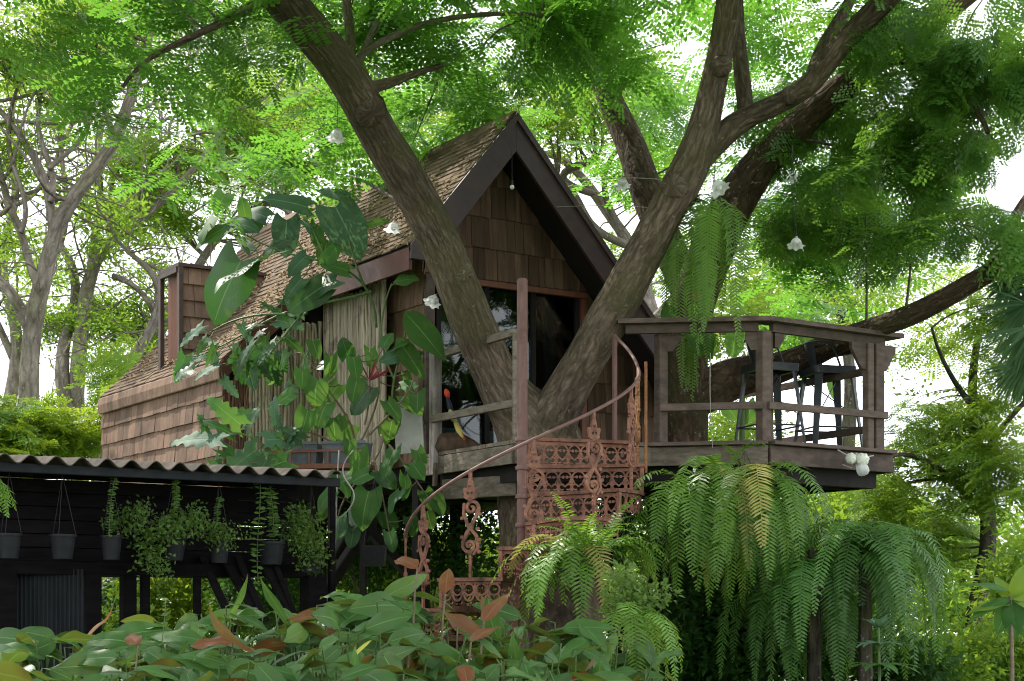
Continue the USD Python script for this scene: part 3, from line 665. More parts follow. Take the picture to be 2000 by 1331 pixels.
part("strut", bar(P(1235, 930, 14.6), P(1200, 1090, 14.6), .09, .10, VV, .01), M("dark_wood"), deck)
# railing
ZR = ZD + 1.0
p1292, p2, p3 = np.array([1.235, 13.965]), np.array([2.06, 13.80]), np.array([3.05, 14.42])
cap = [np.array([.88, 13.93]), np.array([1.30, 13.93]), q2 + np.array([-.01, .06]), q3 + np.array([-.02, .03])]
mit = [cap[0], cap[2], cap[3], q4]
for i in range(3):
    p, q = mit[i], mit[i+1]; d = nrm(q-p); n = np.array([-d[1], d[0]])
    dp = nrm(mit[i]-mit[i-1]) if i else d; dn = nrm(mit[i+2]-mit[i+1]) if i < 2 else d
    def miter(da, db):
        t = nrm(da+db); m_ = np.array([-t[1], t[0]]); return m_ / (m_ @ n)
    w = .10
    m0, m1 = miter(dp, d)*w, miter(d, dn)*w
    pl = Polygon([p-m0+d*.001, q-m1-d*.001, q+m1-d*.001, p+m0+d*.001])
    part("rail_cap", plate(pl, .038, [0, 0, ZR-.03], [1, 0, 0], [0, 1, 0], [0, 0, 1]), M("rail_wood"), deck, tone=.4)
    part("rail_under", bar(D3(p+d*.06, ZR-.068), D3(q-d*.06, ZR-.068), .05, .072), M("rail_wood"), deck, tone=.1)
def post(q, z0, z1, w, mat="rail_wood", tone=.3, name="post"): part(name, bar(D3(q, z0), D3(q, z1), w, w, UU, .006), M(mat), deck, tone=tone)
post(p1292, ZD-.005, ZR-.105, .085); post(p2, ZD-.005, ZR-.105, .095, tone=.5); post(p2+UU[:2]*.08-VV[:2]*-.02, ZD-.005, ZR-.105, .05, tone=.15)
post(p3, ZD-.005, ZR-.105, .075, tone=.9); post(p3+UU[:2]*.095, ZD-.005, ZR-.105, .10, tone=.15)
for p, q in ((p1292, p2), (p2, p3+UU[:2]*.16)):
    d = nrm(q-p); n = np.array([d[1], -d[0]])
    part("mid_rail", bar(D3(p+n*.06, ZD+.285), D3(q+n*.06, ZD+.285), .035, .06, ZZ, .004), M("rail_wood"), deck, tone=.55)
for zz in (.17, .67): part("side_rail", bar(D3(p3+UU[:2]*.05+VV[:2]*.05, ZD+zz), D3(q4-UU[:2]*.1, ZD+zz), .035, .06), M("rail_wood"), deck, tone=.2)
def gusset(q, d, s, h): part("bracket", plate(Polygon([(0, 0), (s, 0), (s, -.05), (.05, -h), (0, -h)]), .035, D3(q, ZR-.106) - np.cross(np.r_[d, 0], ZZ)*.0175, np.r_[d, 0], ZZ, np.cross(np.r_[d, 0], ZZ)), M("rail_wood"), deck, tone=.1)
d12, d23 = nrm(q2-q1), UU[:2]
gusset(p1292+d12*.045, d12, .12, .14); gusset(p2-d12*.05, -d12, .10, .15); gusset(p2+d23*.11, d23, .10, .12)
gusset(p3-d23*.04, -d23, .17, .22); gusset(p3+d23*.15, d23, .16, .22)
# left railing
pl_, pr_ = np.array([-.67, 14.79]), np.array([.035, 13.72])
post(pl_+np.array([.0, -.05]), ZD-.2, 3.91, .085, "post_wood", .7, "weathered_post"); post(pr_+np.array([-.01, 0]), ZD-.18, 3.90, .036, "deck_wood", .9, "slim_post")
dl = nrm(pr_-pl_); nl = np.array([-dl[1], dl[0]])
part("left_top_rail", bar(D3(pl_+dl*.06, 3.865), D3(pr_-dl*.03, 3.90), .05, .06, ZZ, .004), M("deck_wood"), deck, tone=.7)
part("left_mid_rail", bar(D3(pl_+np.array([-.03, -.1]), 3.30), D3(pr_-dl*.03, 3.32), .045, .062, ZZ, .004), M("deck_wood"), deck, tone=.5)
part("hanger_strap", bar(P(851, 905, 14.6), P(849, 950, 14.6), .02, .05, VV), M("rail_wood"), deck, tone=.6)

# ---------------------------------------------------------------- spiral staircase
stair = thing("spiral_staircase", "rusty ornate cast iron spiral staircase rising to the deck corner", "staircase", [.081, 13.3, 0])
PX, PY, RS_ = .081, 13.3, .95
RISE = .226
pole = part("pole", tube([[PX, PY, -.05], [PX, PY, 1.6+652/3290*13.3]], [.042, .042], 20), M("pole_paint"), stair, smooth=40)
part("pole_cap", lathe([(.0, .016), (.03, .014), (.044, .0), (.044, -.02)], [PX, PY, 4.236], n=20), M("pole_paint"), stair, smooth=40)
def zk(k): return 1.6 + 1.40 - RISE*k
def dirth(t): return np.array([math.cos(t), math.sin(t), 0])
def lineb(pts, w): return LineString(pts).buffer(w, cap_style=1, join_style=1, quad_segs=3)
def arc(c, r, a0, a1, n=14): return [(c[0]+r*math.cos(t), c[1]+r*math.sin(t)) for t in np.radians(np.linspace(a0, a1, n))]
def panel(L, Hh):
    fr = box(0, 0, L, Hh).difference(box(.022, .02, L-.022, Hh-.022))
    sh = [fr]; n = max(1, round((L-.05)/.104)); s = (L-.05)/n
    for i in range(n):
        c = .025 + s*(i+.5)
        r = s*.5
        sh += [lineb(arc((c, Hh*.64), r*.92, -40, 220), .0065), lineb([(c-r*.75, Hh*.46), (c, Hh*.28), (c+r*.75, Hh*.46)], .0055)]
        sh += [lineb(arc((c-r*.5, Hh*.26), r*.40, 20, 300), .0058), lineb(arc((c+r*.5, Hh*.26), r*.40, -120, 160), .0058)]
        sh += [Point(c-r*.28, Hh*.66).buffer(.012, quad_segs=3), Point(c+r*.28, Hh*.66).buffer(.012, quad_segs=3), lineb([(c-r*.3, Hh*.66), (c-r*.85, Hh*.66)], .004), lineb([(c+r*.3, Hh*.66), (c+r*.85, Hh*.66)], .004)]
        sh += [lineb([(c-r, .02), (c-r, Hh*.22)], .010), lineb([(c-r, Hh*.36), (c-r, Hh*.5)], .012), lineb([(c-s*.5, Hh*.88), (c+s*.5, Hh*.88)], .004)]
    return unary_union(sh).intersection(box(0, 0, L, Hh)).simplify(.0008)
pan = panel(RS_-.05, RISE-.03)
skirt_len = RS_ * math.radians(30)
sk2 = [box(0, -.018, skirt_len, 0)]
for i in range(5):
    c = skirt_len*(i+.5)/5; r = skirt_len/10
    sk2 += [lineb(arc((c, -.06), r*.85, 0, 360, 18), .0075), lineb(arc((c, -.105), r*.75, 180, 360), .0075), lineb([(c-r, 0), (c-r, -.1)], .007)]
skp = unary_union(sk2).segmentize(.03)
def sbal(seed):
    u = lambda phi, c, s, r0, r1, n=26: [(c[0]+s*(r0+(r1-r0)*t)*math.cos(phi[0]+(phi[1]-phi[0])*t), c[1]+(r0+(r1-r0)*t)*math.sin(phi[0]+(phi[1]-phi[0])*t)) for t in np.linspace(0, 1, n)]
    up = u((2.0, 2.0+8.2), (.012, .515), -1, .012, .062)            # grows out of the upper eye
    lo = u((2.0+3.14, 2.0+3.14+8.2), (-.006, .24), -1, .012, .062)
    S = up + lo[::-1]
    sh = [lineb(S, .0105)]
    sh += [lineb([(.062, .50), (.02, .40), (-.035, .33), (-.062, .24)], .009), lineb([(-.05, .545), (-.055, .47), (-.02, .39), (.05, .31), (.062, .22), (.03, .175)], .010)]
    sh += [Point(.0, .378).buffer(.024).difference(Point(0, .378).buffer(.011))]
    sh += [lineb([(0, 0), (0, .19)], .009), lineb([(0, .70), (0, .79)], .011)]
    sh += [Polygon([(-.03, .585), (.03, .585), (.05, .64), (.02, .665), (.012, .715), (-.012, .715), (-.02, .665), (-.05, .64)]).buffer(.006).difference(unary_union([Point(-.016, .625).buffer(.011), Point(.016, .625).buffer(.011)]))]
    for x, y in ((-.068, .44), (.06, .36), (.075, .47), (-.07, .30), (.075, .28), (.072, .19), (-.045, .655), (.045, .655), (-.038, .60), (.038, .60), (0, .15), (0, .12)): sh.append(Point(x, y).buffer(.0135, quad_segs=3))
    return unary_union(sh).simplify(.0008)
bal = sbal(0)
for k in range(0, 10):
    th = math.radians(20 - 30*k); e = dirth(th); tg = dirth(th + math.pi/2)
    z = zk(k)
    part("riser_panel", plate(pan, .012, np.array([PX, PY, z-RISE]) + e*.05 + tg*.004, e, ZZ, tg), M("rust"), stair, tone=rs.uniform(.4, .8))
    ang = np.linspace(th - .03, th + math.radians(31), 9)
    sec = Polygon([(.03*math.cos(t), .03*math.sin(t)) for t in ang] + [((RS_+.015)*math.cos(t), (RS_+.015)*math.sin(t)) for t in ang[::-1]])
    part("tread", plate(sec, .026, [PX, PY, z-.026], [1, 0, 0], [0, 1, 0], [0, 0, 1]), M("rust"), stair, tone=.35)
    part("riser_edge", bar(np.array([PX, PY, z-RISE+.004]) + e*(RS_-.004), np.array([PX, PY, z-.03]) + e*(RS_-.004), .032, .03, tg, .005), M("rust"), stair, tone=.7)
    m = plate(skp, .010, [0, 0, 0], [1, 0, 0], [0, 1, 0], [0, 0, 1])
    v = m[0]; tt = th + v[:, 0] / RS_; rr_ = RS_ - .004 - v[:, 2]
    part("tread_skirt", (np.stack([PX + rr_*np.cos(tt), PY + rr_*np.sin(tt), z - .027 + v[:, 1]], -1), m[1][:, ::-1]), M("rust"), stair, tone=.5)
    part("collar", lathe([(.0421, -.018), (.054, -.014), (.056, .0), (.054, .014), (.0421, .018)], [PX, PY, z-.02], n=18), M("pole_paint"), stair, smooth=30)
    if k in (0, 8, 9): continue
    tb = th + math.radians(15); e = dirth(tb); tg = dirth(tb + math.pi/2)
    pb = np.array([PX, PY, z]) + e*(RS_-.03)
    if k == 7:
        part("baluster", lathe([(.011, 0), (.011, .1), (.018, .12), (.011, .14), (.02, .3), (.012, .33), (.02, .36), (.012, .42), (.018, .5), (.010, .52), (.010, .79)], pb, n=10), M("rust"), stair, smooth=40, tone=.6)
    else:
        part("baluster", plate(bal, .020, pb - e*.010, tg, ZZ, e), M("rust_orange" if k < 2 else "rust"), stair, tone=rs.uniform(.5, .9))
        knobs = [sphere(pb + tg*x + ZZ*y, r_, 1) for x, y, r_ in ((0, .69, .024), (0, .575, .022), (0, .185, .02), (-.03, .515, .016), (.0, .24, .016), (0, .09, .016))]
        for kb in knobs: part("knob", kb, M("rust_orange" if k < 2 else "rust"), stair, smooth=True, tone=.6)
hp = []
for t in np.linspace(20 - 210 + 15 - 4, 20 + 14, 80):
    kk = (20 + 15 - t) / 30; zz = zk(kk) + .79 + (max(0, t-5)/30*.10 if t > 5 else 0)
    hp.append(np.array([PX, PY, zz]) + dirth(math.radians(t))*(RS_-.03))
part("handrail", tube(hp, .0135, 8), M("pole_paint"), stair, smooth=True)
part("end_post", bar([.845, 13.86, ZD-.03], [.845, 13.86, 3.90], .035, .03, UU, .004), M("pole_paint"), stair)
part("thin_rod", tube([[PX+(RS_+.03)*math.cos(.05), PY+(RS_+.03)*math.sin(.05), 2.72], [PX+(RS_+.03)*math.cos(.05), PY+(RS_+.03)*math.sin(.05), 3.60]], .013, 8), M("rust_orange"), stair, smooth=True)

# ---------------------------------------------------------------- stools on the deck
def stool(px, D, rot, label):
    b = P(px, 0, D); b[2] = ZD
    st = thing("bar_stool", label, "stool", b, "metal bar stools on the deck")
    c, s = math.cos(rot), math.sin(rot); X_, Y_ = np.array([c, s, 0]), np.array([-s, c, 0])
    hs = .76; w = .155
    o = b - X_*.17 - Y_*.17 + ZZ*(hs-.035)
    seat = plate(box(0, 0, .34, .34).buffer(.02), .016, o+ZZ*.02, X_, Y_, ZZ)
    seat_edge = plate(box(0, 0, .34, .34).buffer(.02).difference(box(.012, .012, .328, .328)), .05, o-ZZ*.03, X_, Y_, ZZ)
    part("seat", cat_([seat, seat_edge]), M("stool_metal"), st)
    for sx in (-1, 1):
        for sy in (-1, 1):
            top = b + X_*w*sx + Y_*w*sy + ZZ*(hs-.045); bot = b + X_*(w+.075)*sx + Y_*(w+.075)*sy
            v, f = bar(top, bot, .075, .02, X_*sx+Y_*sy)
            v[4:] = bot + (v[4:]-bot)*.55
            part("leg", (v, f), M("stool_metal"), st)
    q = [(-1, -1), (1, -1), (1, 1), (-1, 1)]; h = .22; ww = w + .075*(1-h/hs)
    for i in range(4):
        a_, b_ = q[i], q[(i+1) % 4]
        part("footrest", tube([b+X_*ww*a_[0]+Y_*ww*a_[1]+ZZ*h, b+X_*ww*b_[0]+Y_*ww*b_[1]+ZZ*h], .008, 6), M("stool_metal"), st)
    for i in (0, 1):
        a_, b_ = q[i], q[i+2]
        part("brace", tube([b+X_*.2*a_[0]+Y_*.2*a_[1]+ZZ*.30, b+X_*.16*b_[0]+Y_*.16*b_[1]+ZZ*.68], .005, 6), M("stool_metal"), st)
    # low back: a curved sheet on the -X side with a tube around it
    n = 9; v = []
    for t in np.linspace(-1, 1, n):
        for hh in (0, .10, .21):
            v.append(b - X_*(.165 + .05*hh/.21 - .03*t*t) + Y_*t*(.075+.03*hh/.21) + ZZ*(hs+hh))
    f = [(i*3+j, i*3+j+1, i*3+j+4, i*3+j+3) for i in range(n-1) for j in range(2)]
    part("backrest", (np.array(v), np.array(f)), M("stool_metal"), st, smooth=True)
    hoop = [b - X_*(-.04) + Y_*.17 + ZZ*hs] + [b - X_*(.21-.10*t*t) + Y_*.17*math.sin(t*1.5)*1.0 + ZZ*(hs+.215) for t in np.linspace(1, -1, 9)] + [b - X_*(-.04) - Y_*.17 + ZZ*hs]
    part("back_hoop", tube(spline(hoop, 30), .009, 6), M("stool_metal"), st, smooth=True)
stool(1503, 14.75, .35, "dark metal bar stool directly behind the middle deck post")
stool(1617, 14.95, .25, "dark metal bar stool nearest the right deck corner post")

# ---------------------------------------------------------------- carved bird and log behind the left railing
lg = [P(868, 905, 14.75), P(885, 868, 14.75), P(905, 862, 14.8), P(960, 905, 14.85)]
solo("driftwood_log", tube(spline([P(850, 880, 14.75), P(885, 866, 14.78), P(915, 872, 14.8), P(960, 905, 14.8)], 14), np.array([.07, .09, .10, .10, .095, .09, .09, .085, .08, .075, .07, .06, .05, .03]), 14, rough=.45, rfreq=11)[:2], M("log_wood"), "rough reddish brown log lying behind the left railing post", "log", smooth=True)
bd = thing("bird_ornament", "slim painted ornament, red on top and yellow below, on the log by the railing", "ornament", P(885, 850, 14.7))
def ell(c0, c1, r, sc=.7, n=9):
    t = np.linspace(0, 1, n); return tube(np.array(c0)+(np.array(c1)-np.array(c0))*t[:, None], r*np.sin(np.pi*(t*.94+.03))**.6, 10)
part("head", ell(P(870, 760, 14.7), P(876, 778, 14.7), .026), M("paint_red"), bd, smooth=True)
part("body", ell(P(873, 774, 14.7), P(884, 815, 14.7), .026), M("paint_dark"), bd, smooth=True)
part("breast", ell(P(878, 800, 14.67), P(889, 826, 14.67), .030), M("paint_lime"), bd, smooth=True)
part("tail", ell(P(887, 822, 14.67), P(904, 855, 14.67), .026), M("paint_yellow"), bd, smooth=True)
part("tail_tip", ell(P(901, 848, 14.69), P(908, 860, 14.69), .012), M("paint_red"), bd, smooth=True)

# ---------------------------------------------------------------- the shed on the left
E0 = np.array([-3.466, 11.4, 0])
def S(a, b, z): return E0 + UU*a + VV*b + ZZ*z
shed = thing("lean_to_shed", "low dark timber shed with corrugated roof at the lower left", "shed", S(1.2, .8, 0))
ZE = 2.632
def corr(a0, a1, b0, b1, pitch=.177, amp=.029):
    n = int((a1-a0)/pitch*12); aa = np.linspace(a0, a1, n)
    v = []
    for off in (0, -.008):
        for bb in (b0, (b0+b1)/2, b1):
            for a in aa: v.append(S(a, bb, ZE + .02 + (bb-b0)*.072 + amp*math.cos(2*np.pi*a/pitch) + off))
    v = np.array(v); f = []
    for L_ in range(2):
        for r in range(2):
            o = L_*3*n + r*n
            for i in range(n-1): f.append((o+i, o+i+1, o+n+i+1, o+n+i) if L_ == 0 else (o+i, o+n+i, o+n+i+1, o+i+1))
    for i in range(n-1): f.append((i, 3*n+i, 3*n+i+1, i+1))
    for i in range(n-1): f.append((2*n+i, 2*n+i+1, 5*n+i+1, 5*n+i))
    return v, np.array(f)
a_ = -1.2
while a_ < 2.5:
    a1 = min(a_ + .885, 2.52)
    part("roof_sheet", corr(a_, a1-.003, -.12 + rs.uniform(-.008, .008), 1.9), M("corrugated"), shed, smooth=35, tone=rs.uniform(.3, .8)); a_ = a1
part("eave_beam", bar(S(-1.2, -.04, ZE-.038), S(2.54, -.04, ZE-.038), .045, .066, ZZ, .005), M("shed_metal"), shed)
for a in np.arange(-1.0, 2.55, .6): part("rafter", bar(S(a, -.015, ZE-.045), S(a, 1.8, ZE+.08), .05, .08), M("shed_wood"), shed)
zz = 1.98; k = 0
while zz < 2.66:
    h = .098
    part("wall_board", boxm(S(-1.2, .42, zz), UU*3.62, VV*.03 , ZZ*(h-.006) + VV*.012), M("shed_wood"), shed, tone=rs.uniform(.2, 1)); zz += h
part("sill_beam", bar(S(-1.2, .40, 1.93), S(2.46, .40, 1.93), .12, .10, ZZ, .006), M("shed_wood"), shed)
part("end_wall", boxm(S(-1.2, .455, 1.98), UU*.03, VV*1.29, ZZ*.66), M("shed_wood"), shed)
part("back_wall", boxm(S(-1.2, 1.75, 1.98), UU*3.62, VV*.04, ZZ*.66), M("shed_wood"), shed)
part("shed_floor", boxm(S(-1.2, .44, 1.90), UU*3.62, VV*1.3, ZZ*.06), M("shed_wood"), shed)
for px, w in ((10, .13), (178, .12), (250, .10), (283, .06), (385, .05), (612, .16), (648, .05)):
    x = (px-1000)/F; t = (x*11.62 + 3.466 - x*0 - .18) / (.84 - x*.5425)
    q = S(0, .38, 0); t = (x*q[1] - q[0]) / (UU[0] - x*UU[1])
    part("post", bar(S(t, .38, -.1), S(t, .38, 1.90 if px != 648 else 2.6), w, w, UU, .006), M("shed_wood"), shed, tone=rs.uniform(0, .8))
for px, dx, w in ((408, 45, .055), (450, 60, .07), (478, 40, .05), (520, 60, .06), (545, 35, .04)):
    p, q = P(px-15, 1085, 12.6), P(px+dx, 1215, 12.6)
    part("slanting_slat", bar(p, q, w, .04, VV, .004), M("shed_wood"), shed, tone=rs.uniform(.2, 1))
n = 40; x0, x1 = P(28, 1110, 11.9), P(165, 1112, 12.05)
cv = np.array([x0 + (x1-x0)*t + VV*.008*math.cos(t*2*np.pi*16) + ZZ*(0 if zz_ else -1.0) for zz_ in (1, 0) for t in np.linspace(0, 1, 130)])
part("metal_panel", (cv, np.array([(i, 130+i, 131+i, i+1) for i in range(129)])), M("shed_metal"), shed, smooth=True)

# ---------------------------------------------------------------- planters by the bamboo
pr0, pr1 = P(530, 915, 14.75), P(716, 898, 14.55); dpr = nrm((pr1-pr0)*np.array([1, 1, 0])); npr = np.cross(ZZ, dpr); Lp = np.linalg.norm((pr1-pr0)[:2])
zb = 1.6 + (1200-921)/F*14.65
rack = thing("planter_rack", "long grey planter trough in a rusty rack below the bamboo screen", "planter", np.r_[pr0[:2], zb])
zb += .045
o = np.r_[pr0[:2], zb]
part("bottom_rail", bar(o+dpr*0, o+dpr*Lp, .03, .045, ZZ, .004), M("red_wood"), rack)
part("bottom_rail", bar(o+dpr*0+npr*.24, o+dpr*Lp+npr*.24, .03, .045, ZZ, .004), M("red_wood"), rack)
for s in (.0, .5, 1.0):
    part("bearer", bar(o+dpr*(.02+s*(Lp-.04))+npr*.017, o+dpr*(.02+s*(Lp-.04))+npr*.223, .03, .04), M("red_wood"), rack)
part("top_rail", bar(o+ZZ*.135, o+dpr*Lp+ZZ*.135, .016, .024), M("red_wood"), rack)
for s in np.linspace(.01, .99, 6): part("rack_bar", bar(o+dpr*Lp*s+ZZ*.024, o+dpr*Lp*s+ZZ*.121, .018, .014, npr), M("red_wood"), rack)
for i in range(2):
    a0, a1 = .02 + i*(Lp/2), Lp/2 - .02 + i*(Lp/2)
    v = np.array([o+dpr*x+npr*y+ZZ*h for x, y, h in ((a0+.02, .035, .025), (a1-.02, .035, .025), (a1-.02, .205, .025), (a0+.02, .205, .025), (a0, .018, .20), (a1, .018, .20), (a1, .222, .20), (a0, .222, .20))])
    part("trough", (v, BF), M("planter_grey"), rack)
    part("trough_rim", cat_([bar(v[4]+ZZ*.005, v[5]+ZZ*.005, .02, .025), bar(v[7]+ZZ*.005, v[6]+ZZ*.005, .02, .025)]), M("planter_grey"), rack)
for s in (.08, .92): part("rack_leg", bar(o+dpr*Lp*s+npr*.12-ZZ*2.5, o+dpr*Lp*s+npr*.12-ZZ*.022, .05, .05, npr), M("dark_wood"), rack)
# ---------------------------------------------------------------- foliage building blocks
def quat(R):
    from scipy.spatial.transform import Rotation
    q = Rotation.from_matrix(R).as_quat(); return q[..., [3, 0, 1, 2]]

def bipinnate(rng, L=.30, pairs=4, pl=.15, lp=6, ll=.046, lw=.026):
    """a feathery compound leaf along +x made of small diamond leaflets."""
    V = []; n = 0
    dr = rng.uniform(.3, .9)
    for i in range(pairs):
        t = .25 + .75 * i / (pairs - 1); th = -dr * t
        c = np.array([L * t * math.cos(th * .5), 0, L * t * math.sin(th * .6)])
        for sg in (-1, 1):
            a = sg * (1.15 - .5 * t) ; pd = np.array([math.cos(a), math.sin(a), -.18 - .25 * t + rng.normal(0, .12)]); pd /= np.linalg.norm(pd)
            s = nrm(np.cross([0, 0, 1], pd)); u = np.cross(pd, s)
            plen = pl * (.75 + .5 * math.sin(math.pi * t * .9))
            for k in range(lp):
                q = c + pd * plen * (k + .6) / lp
                for s2 in (-1, 1):
                    d = nrm(s * s2 + pd * .45 + u * rng.normal(0, .10)); w = np.cross(u, d) * lw / 2 * rng.uniform(.8, 1.15)
                    l = ll * rng.uniform(.75, 1.1)
                    V.append(np.array([q, q + d * l * .5 + w, q + d * l, q + d * l * .5 - w]))
    V = np.array(V); m = len(V)
    f = np.arange(m)[:, None] * 4 + np.array([[0, 1, 2, 0, 2, 3]])
    return V.reshape(-1, 3), f.reshape(-1, 3)

def sprig_feather(seed, nl=5, L=.31):
    rng = np.random.default_rng(seed); ms = []
    for i in range(nl):
        az = 2.4 * i + rng.normal(0, .3); el = rng.uniform(-.35, .35)
        d = np.array([math.cos(az) * math.cos(el), math.sin(az) * math.cos(el), math.sin(el)])
        o = np.array([rng.normal(0, .07), rng.normal(0, .07), rng.normal(0, .05)])
        ms.append(orient(bipinnate(rng, L * rng.uniform(.8, 1.15)), o, d, [0, 0, 1] + rng.normal(0, .2, 3)))
    return cat_(ms)

def sprig_leaves(seed, n=46, R=.36, ll=.075, lw=.036, flat=.35):
    rng = np.random.default_rng(seed); V = []
    for i in range(n):
        q = rng.normal(0, 1, 3); q = q / np.linalg.norm(q) * R * rng.uniform(.1, 1) ** .6; q[2] *= flat
        d = nrm(q * [1, 1, .3] + rng.normal(0, .12, 3)); u = nrm(np.array([0, 0, 1.0]) + rng.normal(0, .4, 3)); w = nrm(np.cross(u, d)) * lw / 2
        l = ll * rng.uniform(.7, 1.2); k = np.cross(d, w) * .25
        V.append(np.array([q, q + d * l * .45 + w + k, q + d * l, q + d * l * .45 - w + k]))
    V = np.array(V); m = len(V)
    f = np.arange(m)[:, None] * 4 + np.array([[0, 1, 2, 0, 2, 3]])
    return V.reshape(-1, 3), f.reshape(-1, 3)

FEATHER = [sprig_feather(40 + i) for i in range(4)]
FAR = [sprig_leaves(60 + i, 70, .42, .085, .042) for i in range(4)]
BUSH = [sprig_leaves(70 + i, 50, .28, .085, .045, .8) for i in range(3)]
DROOP = []
for i in range(3):
    rng_ = np.random.default_rng(80 + i); ms_ = []
    for k in range(7):
        az = 2.4 * k; d = np.array([math.cos(az) * .55, math.sin(az) * .55, -.8])
        ms_.append(orient(bipinnate(rng_, .30, 5, .11, 5, .046, .019), [math.cos(az) * .05, math.sin(az) * .05, 0], d, [math.cos(az), math.sin(az), .6]))
    DROOP.append(cat_(ms_))

def instancer(parent, name, protos, mat, pts, R, sc, idx):
    path = numbered(parent, name)
    pi = UsdGeom.PointInstancer.Define(stage, path)
    top = "/".join(path.split("/")[:3])
    paths = []
    for i, m in enumerate(protos):
        pp = f"{path}/sprig_{i:03d}"; mesh_at(pp, m, mat); paths.append(Sdf.Path(pp))
    pi.CreatePrototypesRel().SetTargets(paths)
    pts = np.asarray(pts) - base_of[top]
    pi.CreateProtoIndicesAttr(Vt.IntArray.FromNumpy(np.asarray(idx, np.int32)))
    pi.CreatePositionsAttr(Vt.Vec3fArray.FromNumpy(pts.astype(np.float32)))
    pi.CreateOrientationsAttr(Vt.QuathArray([Gf.Quath(*map(float, q)) for q in quat(R)]))
    pi.CreateScalesAttr(Vt.Vec3fArray.FromNumpy(np.repeat(np.asarray(sc, np.float32)[:, None], 3, 1)))
    tag(pi.GetPrim(), kind="stuff")
    return path

def scatter(blobs, seed, gap=.42, gfreq=1.5, tilt=.35):
    """blobs in (px, py, depth, rx px, ry px, rd metres, count) -> points and rotations."""
    rng = np.random.default_rng(seed); pts = []
    for px, py, D, rx, ry, rd, n in blobs:
        c = P(px, py, D); r = np.array([rx * D / F, rd, ry * D / F])
        m = 0; tries = 0
        while m < n and tries < 12:
            tries += 1
            q = rng.normal(0, 1, (n * 2, 3)); q /= np.linalg.norm(q, axis=1, keepdims=True); q = q * (rng.uniform(0, 1, (n * 2, 1)) ** .38) * (.50 + 1.0 * meshkit.noise(q * 1.9 + px * .013 + py * .017, seed))[:, None]
            q = c + q * r
            q = q[meshkit.noise(q * gfreq * [1, 1, 1.3], seed) > gap][: n - m]
            pts.append(q); m += len(q)
    pts = np.vstack(pts); N = len(pts)
    from scipy.spatial.transform import Rotation
    R = Rotation.from_euler("zyx", np.stack([rng.uniform(0, 6.28, N), rng.normal(0, tilt, N), rng.normal(0, tilt, N)], 1)).as_matrix()
    return pts, R, rng

def crown(tree, blobs, protos, mat, seed, size=(.6, 1.6), gap=.42, gfreq=1.5, tilt=.35, limbs=None, twigs=.10, twig_r=.012, name="crown"):
    pts, R, rng = scatter(blobs, seed, gap, gfreq, tilt)
    N = len(pts)
    p = instancer(tree, name, protos, M(mat), pts, R, rng.uniform(*size, N), rng.integers(0, len(protos), N))
    if limbs is not None and twigs > 0:
        L = np.vstack(limbs); ms = []
        sel = rng.choice(N, max(3, int(N * twigs)), replace=False)
        for k in sel:
            t = pts[k]; d = np.linalg.norm((L - t) * [1, 1, 1.0] + np.maximum(0, L - t) * [0, 0, 1.2], axis=1); o = L[np.argmin(d)]
            ln = np.linalg.norm(t - o)
            if ln > 4.5 or ln < .1: continue
            mid = (o + t) / 2 + rng.normal(0, .07 * ln, 3) + [0, 0, .06 * ln]
            ms.append(tube(spline([o, mid, t], 7), np.linspace(twig_r * (.6 + .5 * ln), twig_r * .35, 7), 4, caps=False)[:2])
        if ms: part("twigs", cat_(ms), M("twig"), tree, kind="stuff", smooth=True)
    return p

def limb_pts(rows, D0=None, D1=None, n=None):
    """rows (px, py, r px[, D]) -> smooth centre line and radii in metres."""
    rows = [list(r) for r in rows]
    for i, r in enumerate(rows):
        if len(r) < 4: r.append(D0 + (D1 - D0) * i / (len(rows) - 1))
    q = np.array([np.r_[P(r[0], r[1], r[3]), r[2] * r[3] / F] for r in rows])
    n = n or len(rows) * 6
    s = spline(q, n)
    return s[:, :3], np.maximum(s[:, 3] * .95, .004)

def limb(parent, name, rows, mat, D0=None, D1=None, sides=14, rough=.08, seed=0, n=None):
    p, r = limb_pts(rows, D0, D1, n)
    part(name, tube(p, r, sides, rough=rough, seed=seed, rfreq=2.2), M(mat), parent, smooth=True)
    return p

# ---------------------------------------------------------------- the big tree with the forked trunk in front of the house
t1 = thing("rain_tree", "big brown forked tree whose two limbs rise in front of the gable", "tree", [.33, 14.5, 0])
lm = []
lm.append(limb(t1, "trunk", [(1085, 1575, 125, 14.5), (1080, 1400, 112, 14.5), (1072, 1200, 104, 14.5), (1066, 1020, 100, 14.5), (1058, 900, 96, 14.45), (1040, 838, 82, 14.4), (1005, 790, 60, 14.35), (965, 725, 47, 14.3),
    (930, 650, 45, 14.2), (893, 555, 43, 14.05), (848, 450, 42, 13.85), (790, 345, 42, 13.6), (732, 250, 41, 13.4), (692, 175, 42, 13.2), (640, 100, 41, 13.0), (568, 15, 41, 12.8), (490, -70, 39, 12.6), (400, -170, 33, 12.4), (320, -300, 24, 12.2)], "bark", sides=26, seed=1, n=110))
lm.append(limb(t1, "limb", [(1052, 905, 70, 14.42), (1072, 838, 58, 14.3), (1102, 775, 46, 14.2), (1152, 685, 43, 14.1), (1205, 592, 43, 14.0), (1258, 495, 41, 13.9), (1302, 412, 39, 13.8), (1346, 330, 40, 13.7), (1372, 255, 33, 13.6),
    (1394, 165, 28, 13.5), (1410, 85, 27, 13.4), (1424, 0, 27, 13.3), (1440, -110, 24, 13.2), (1470, -250, 17, 13.1)], "bark", sides=24, seed=2, n=90))
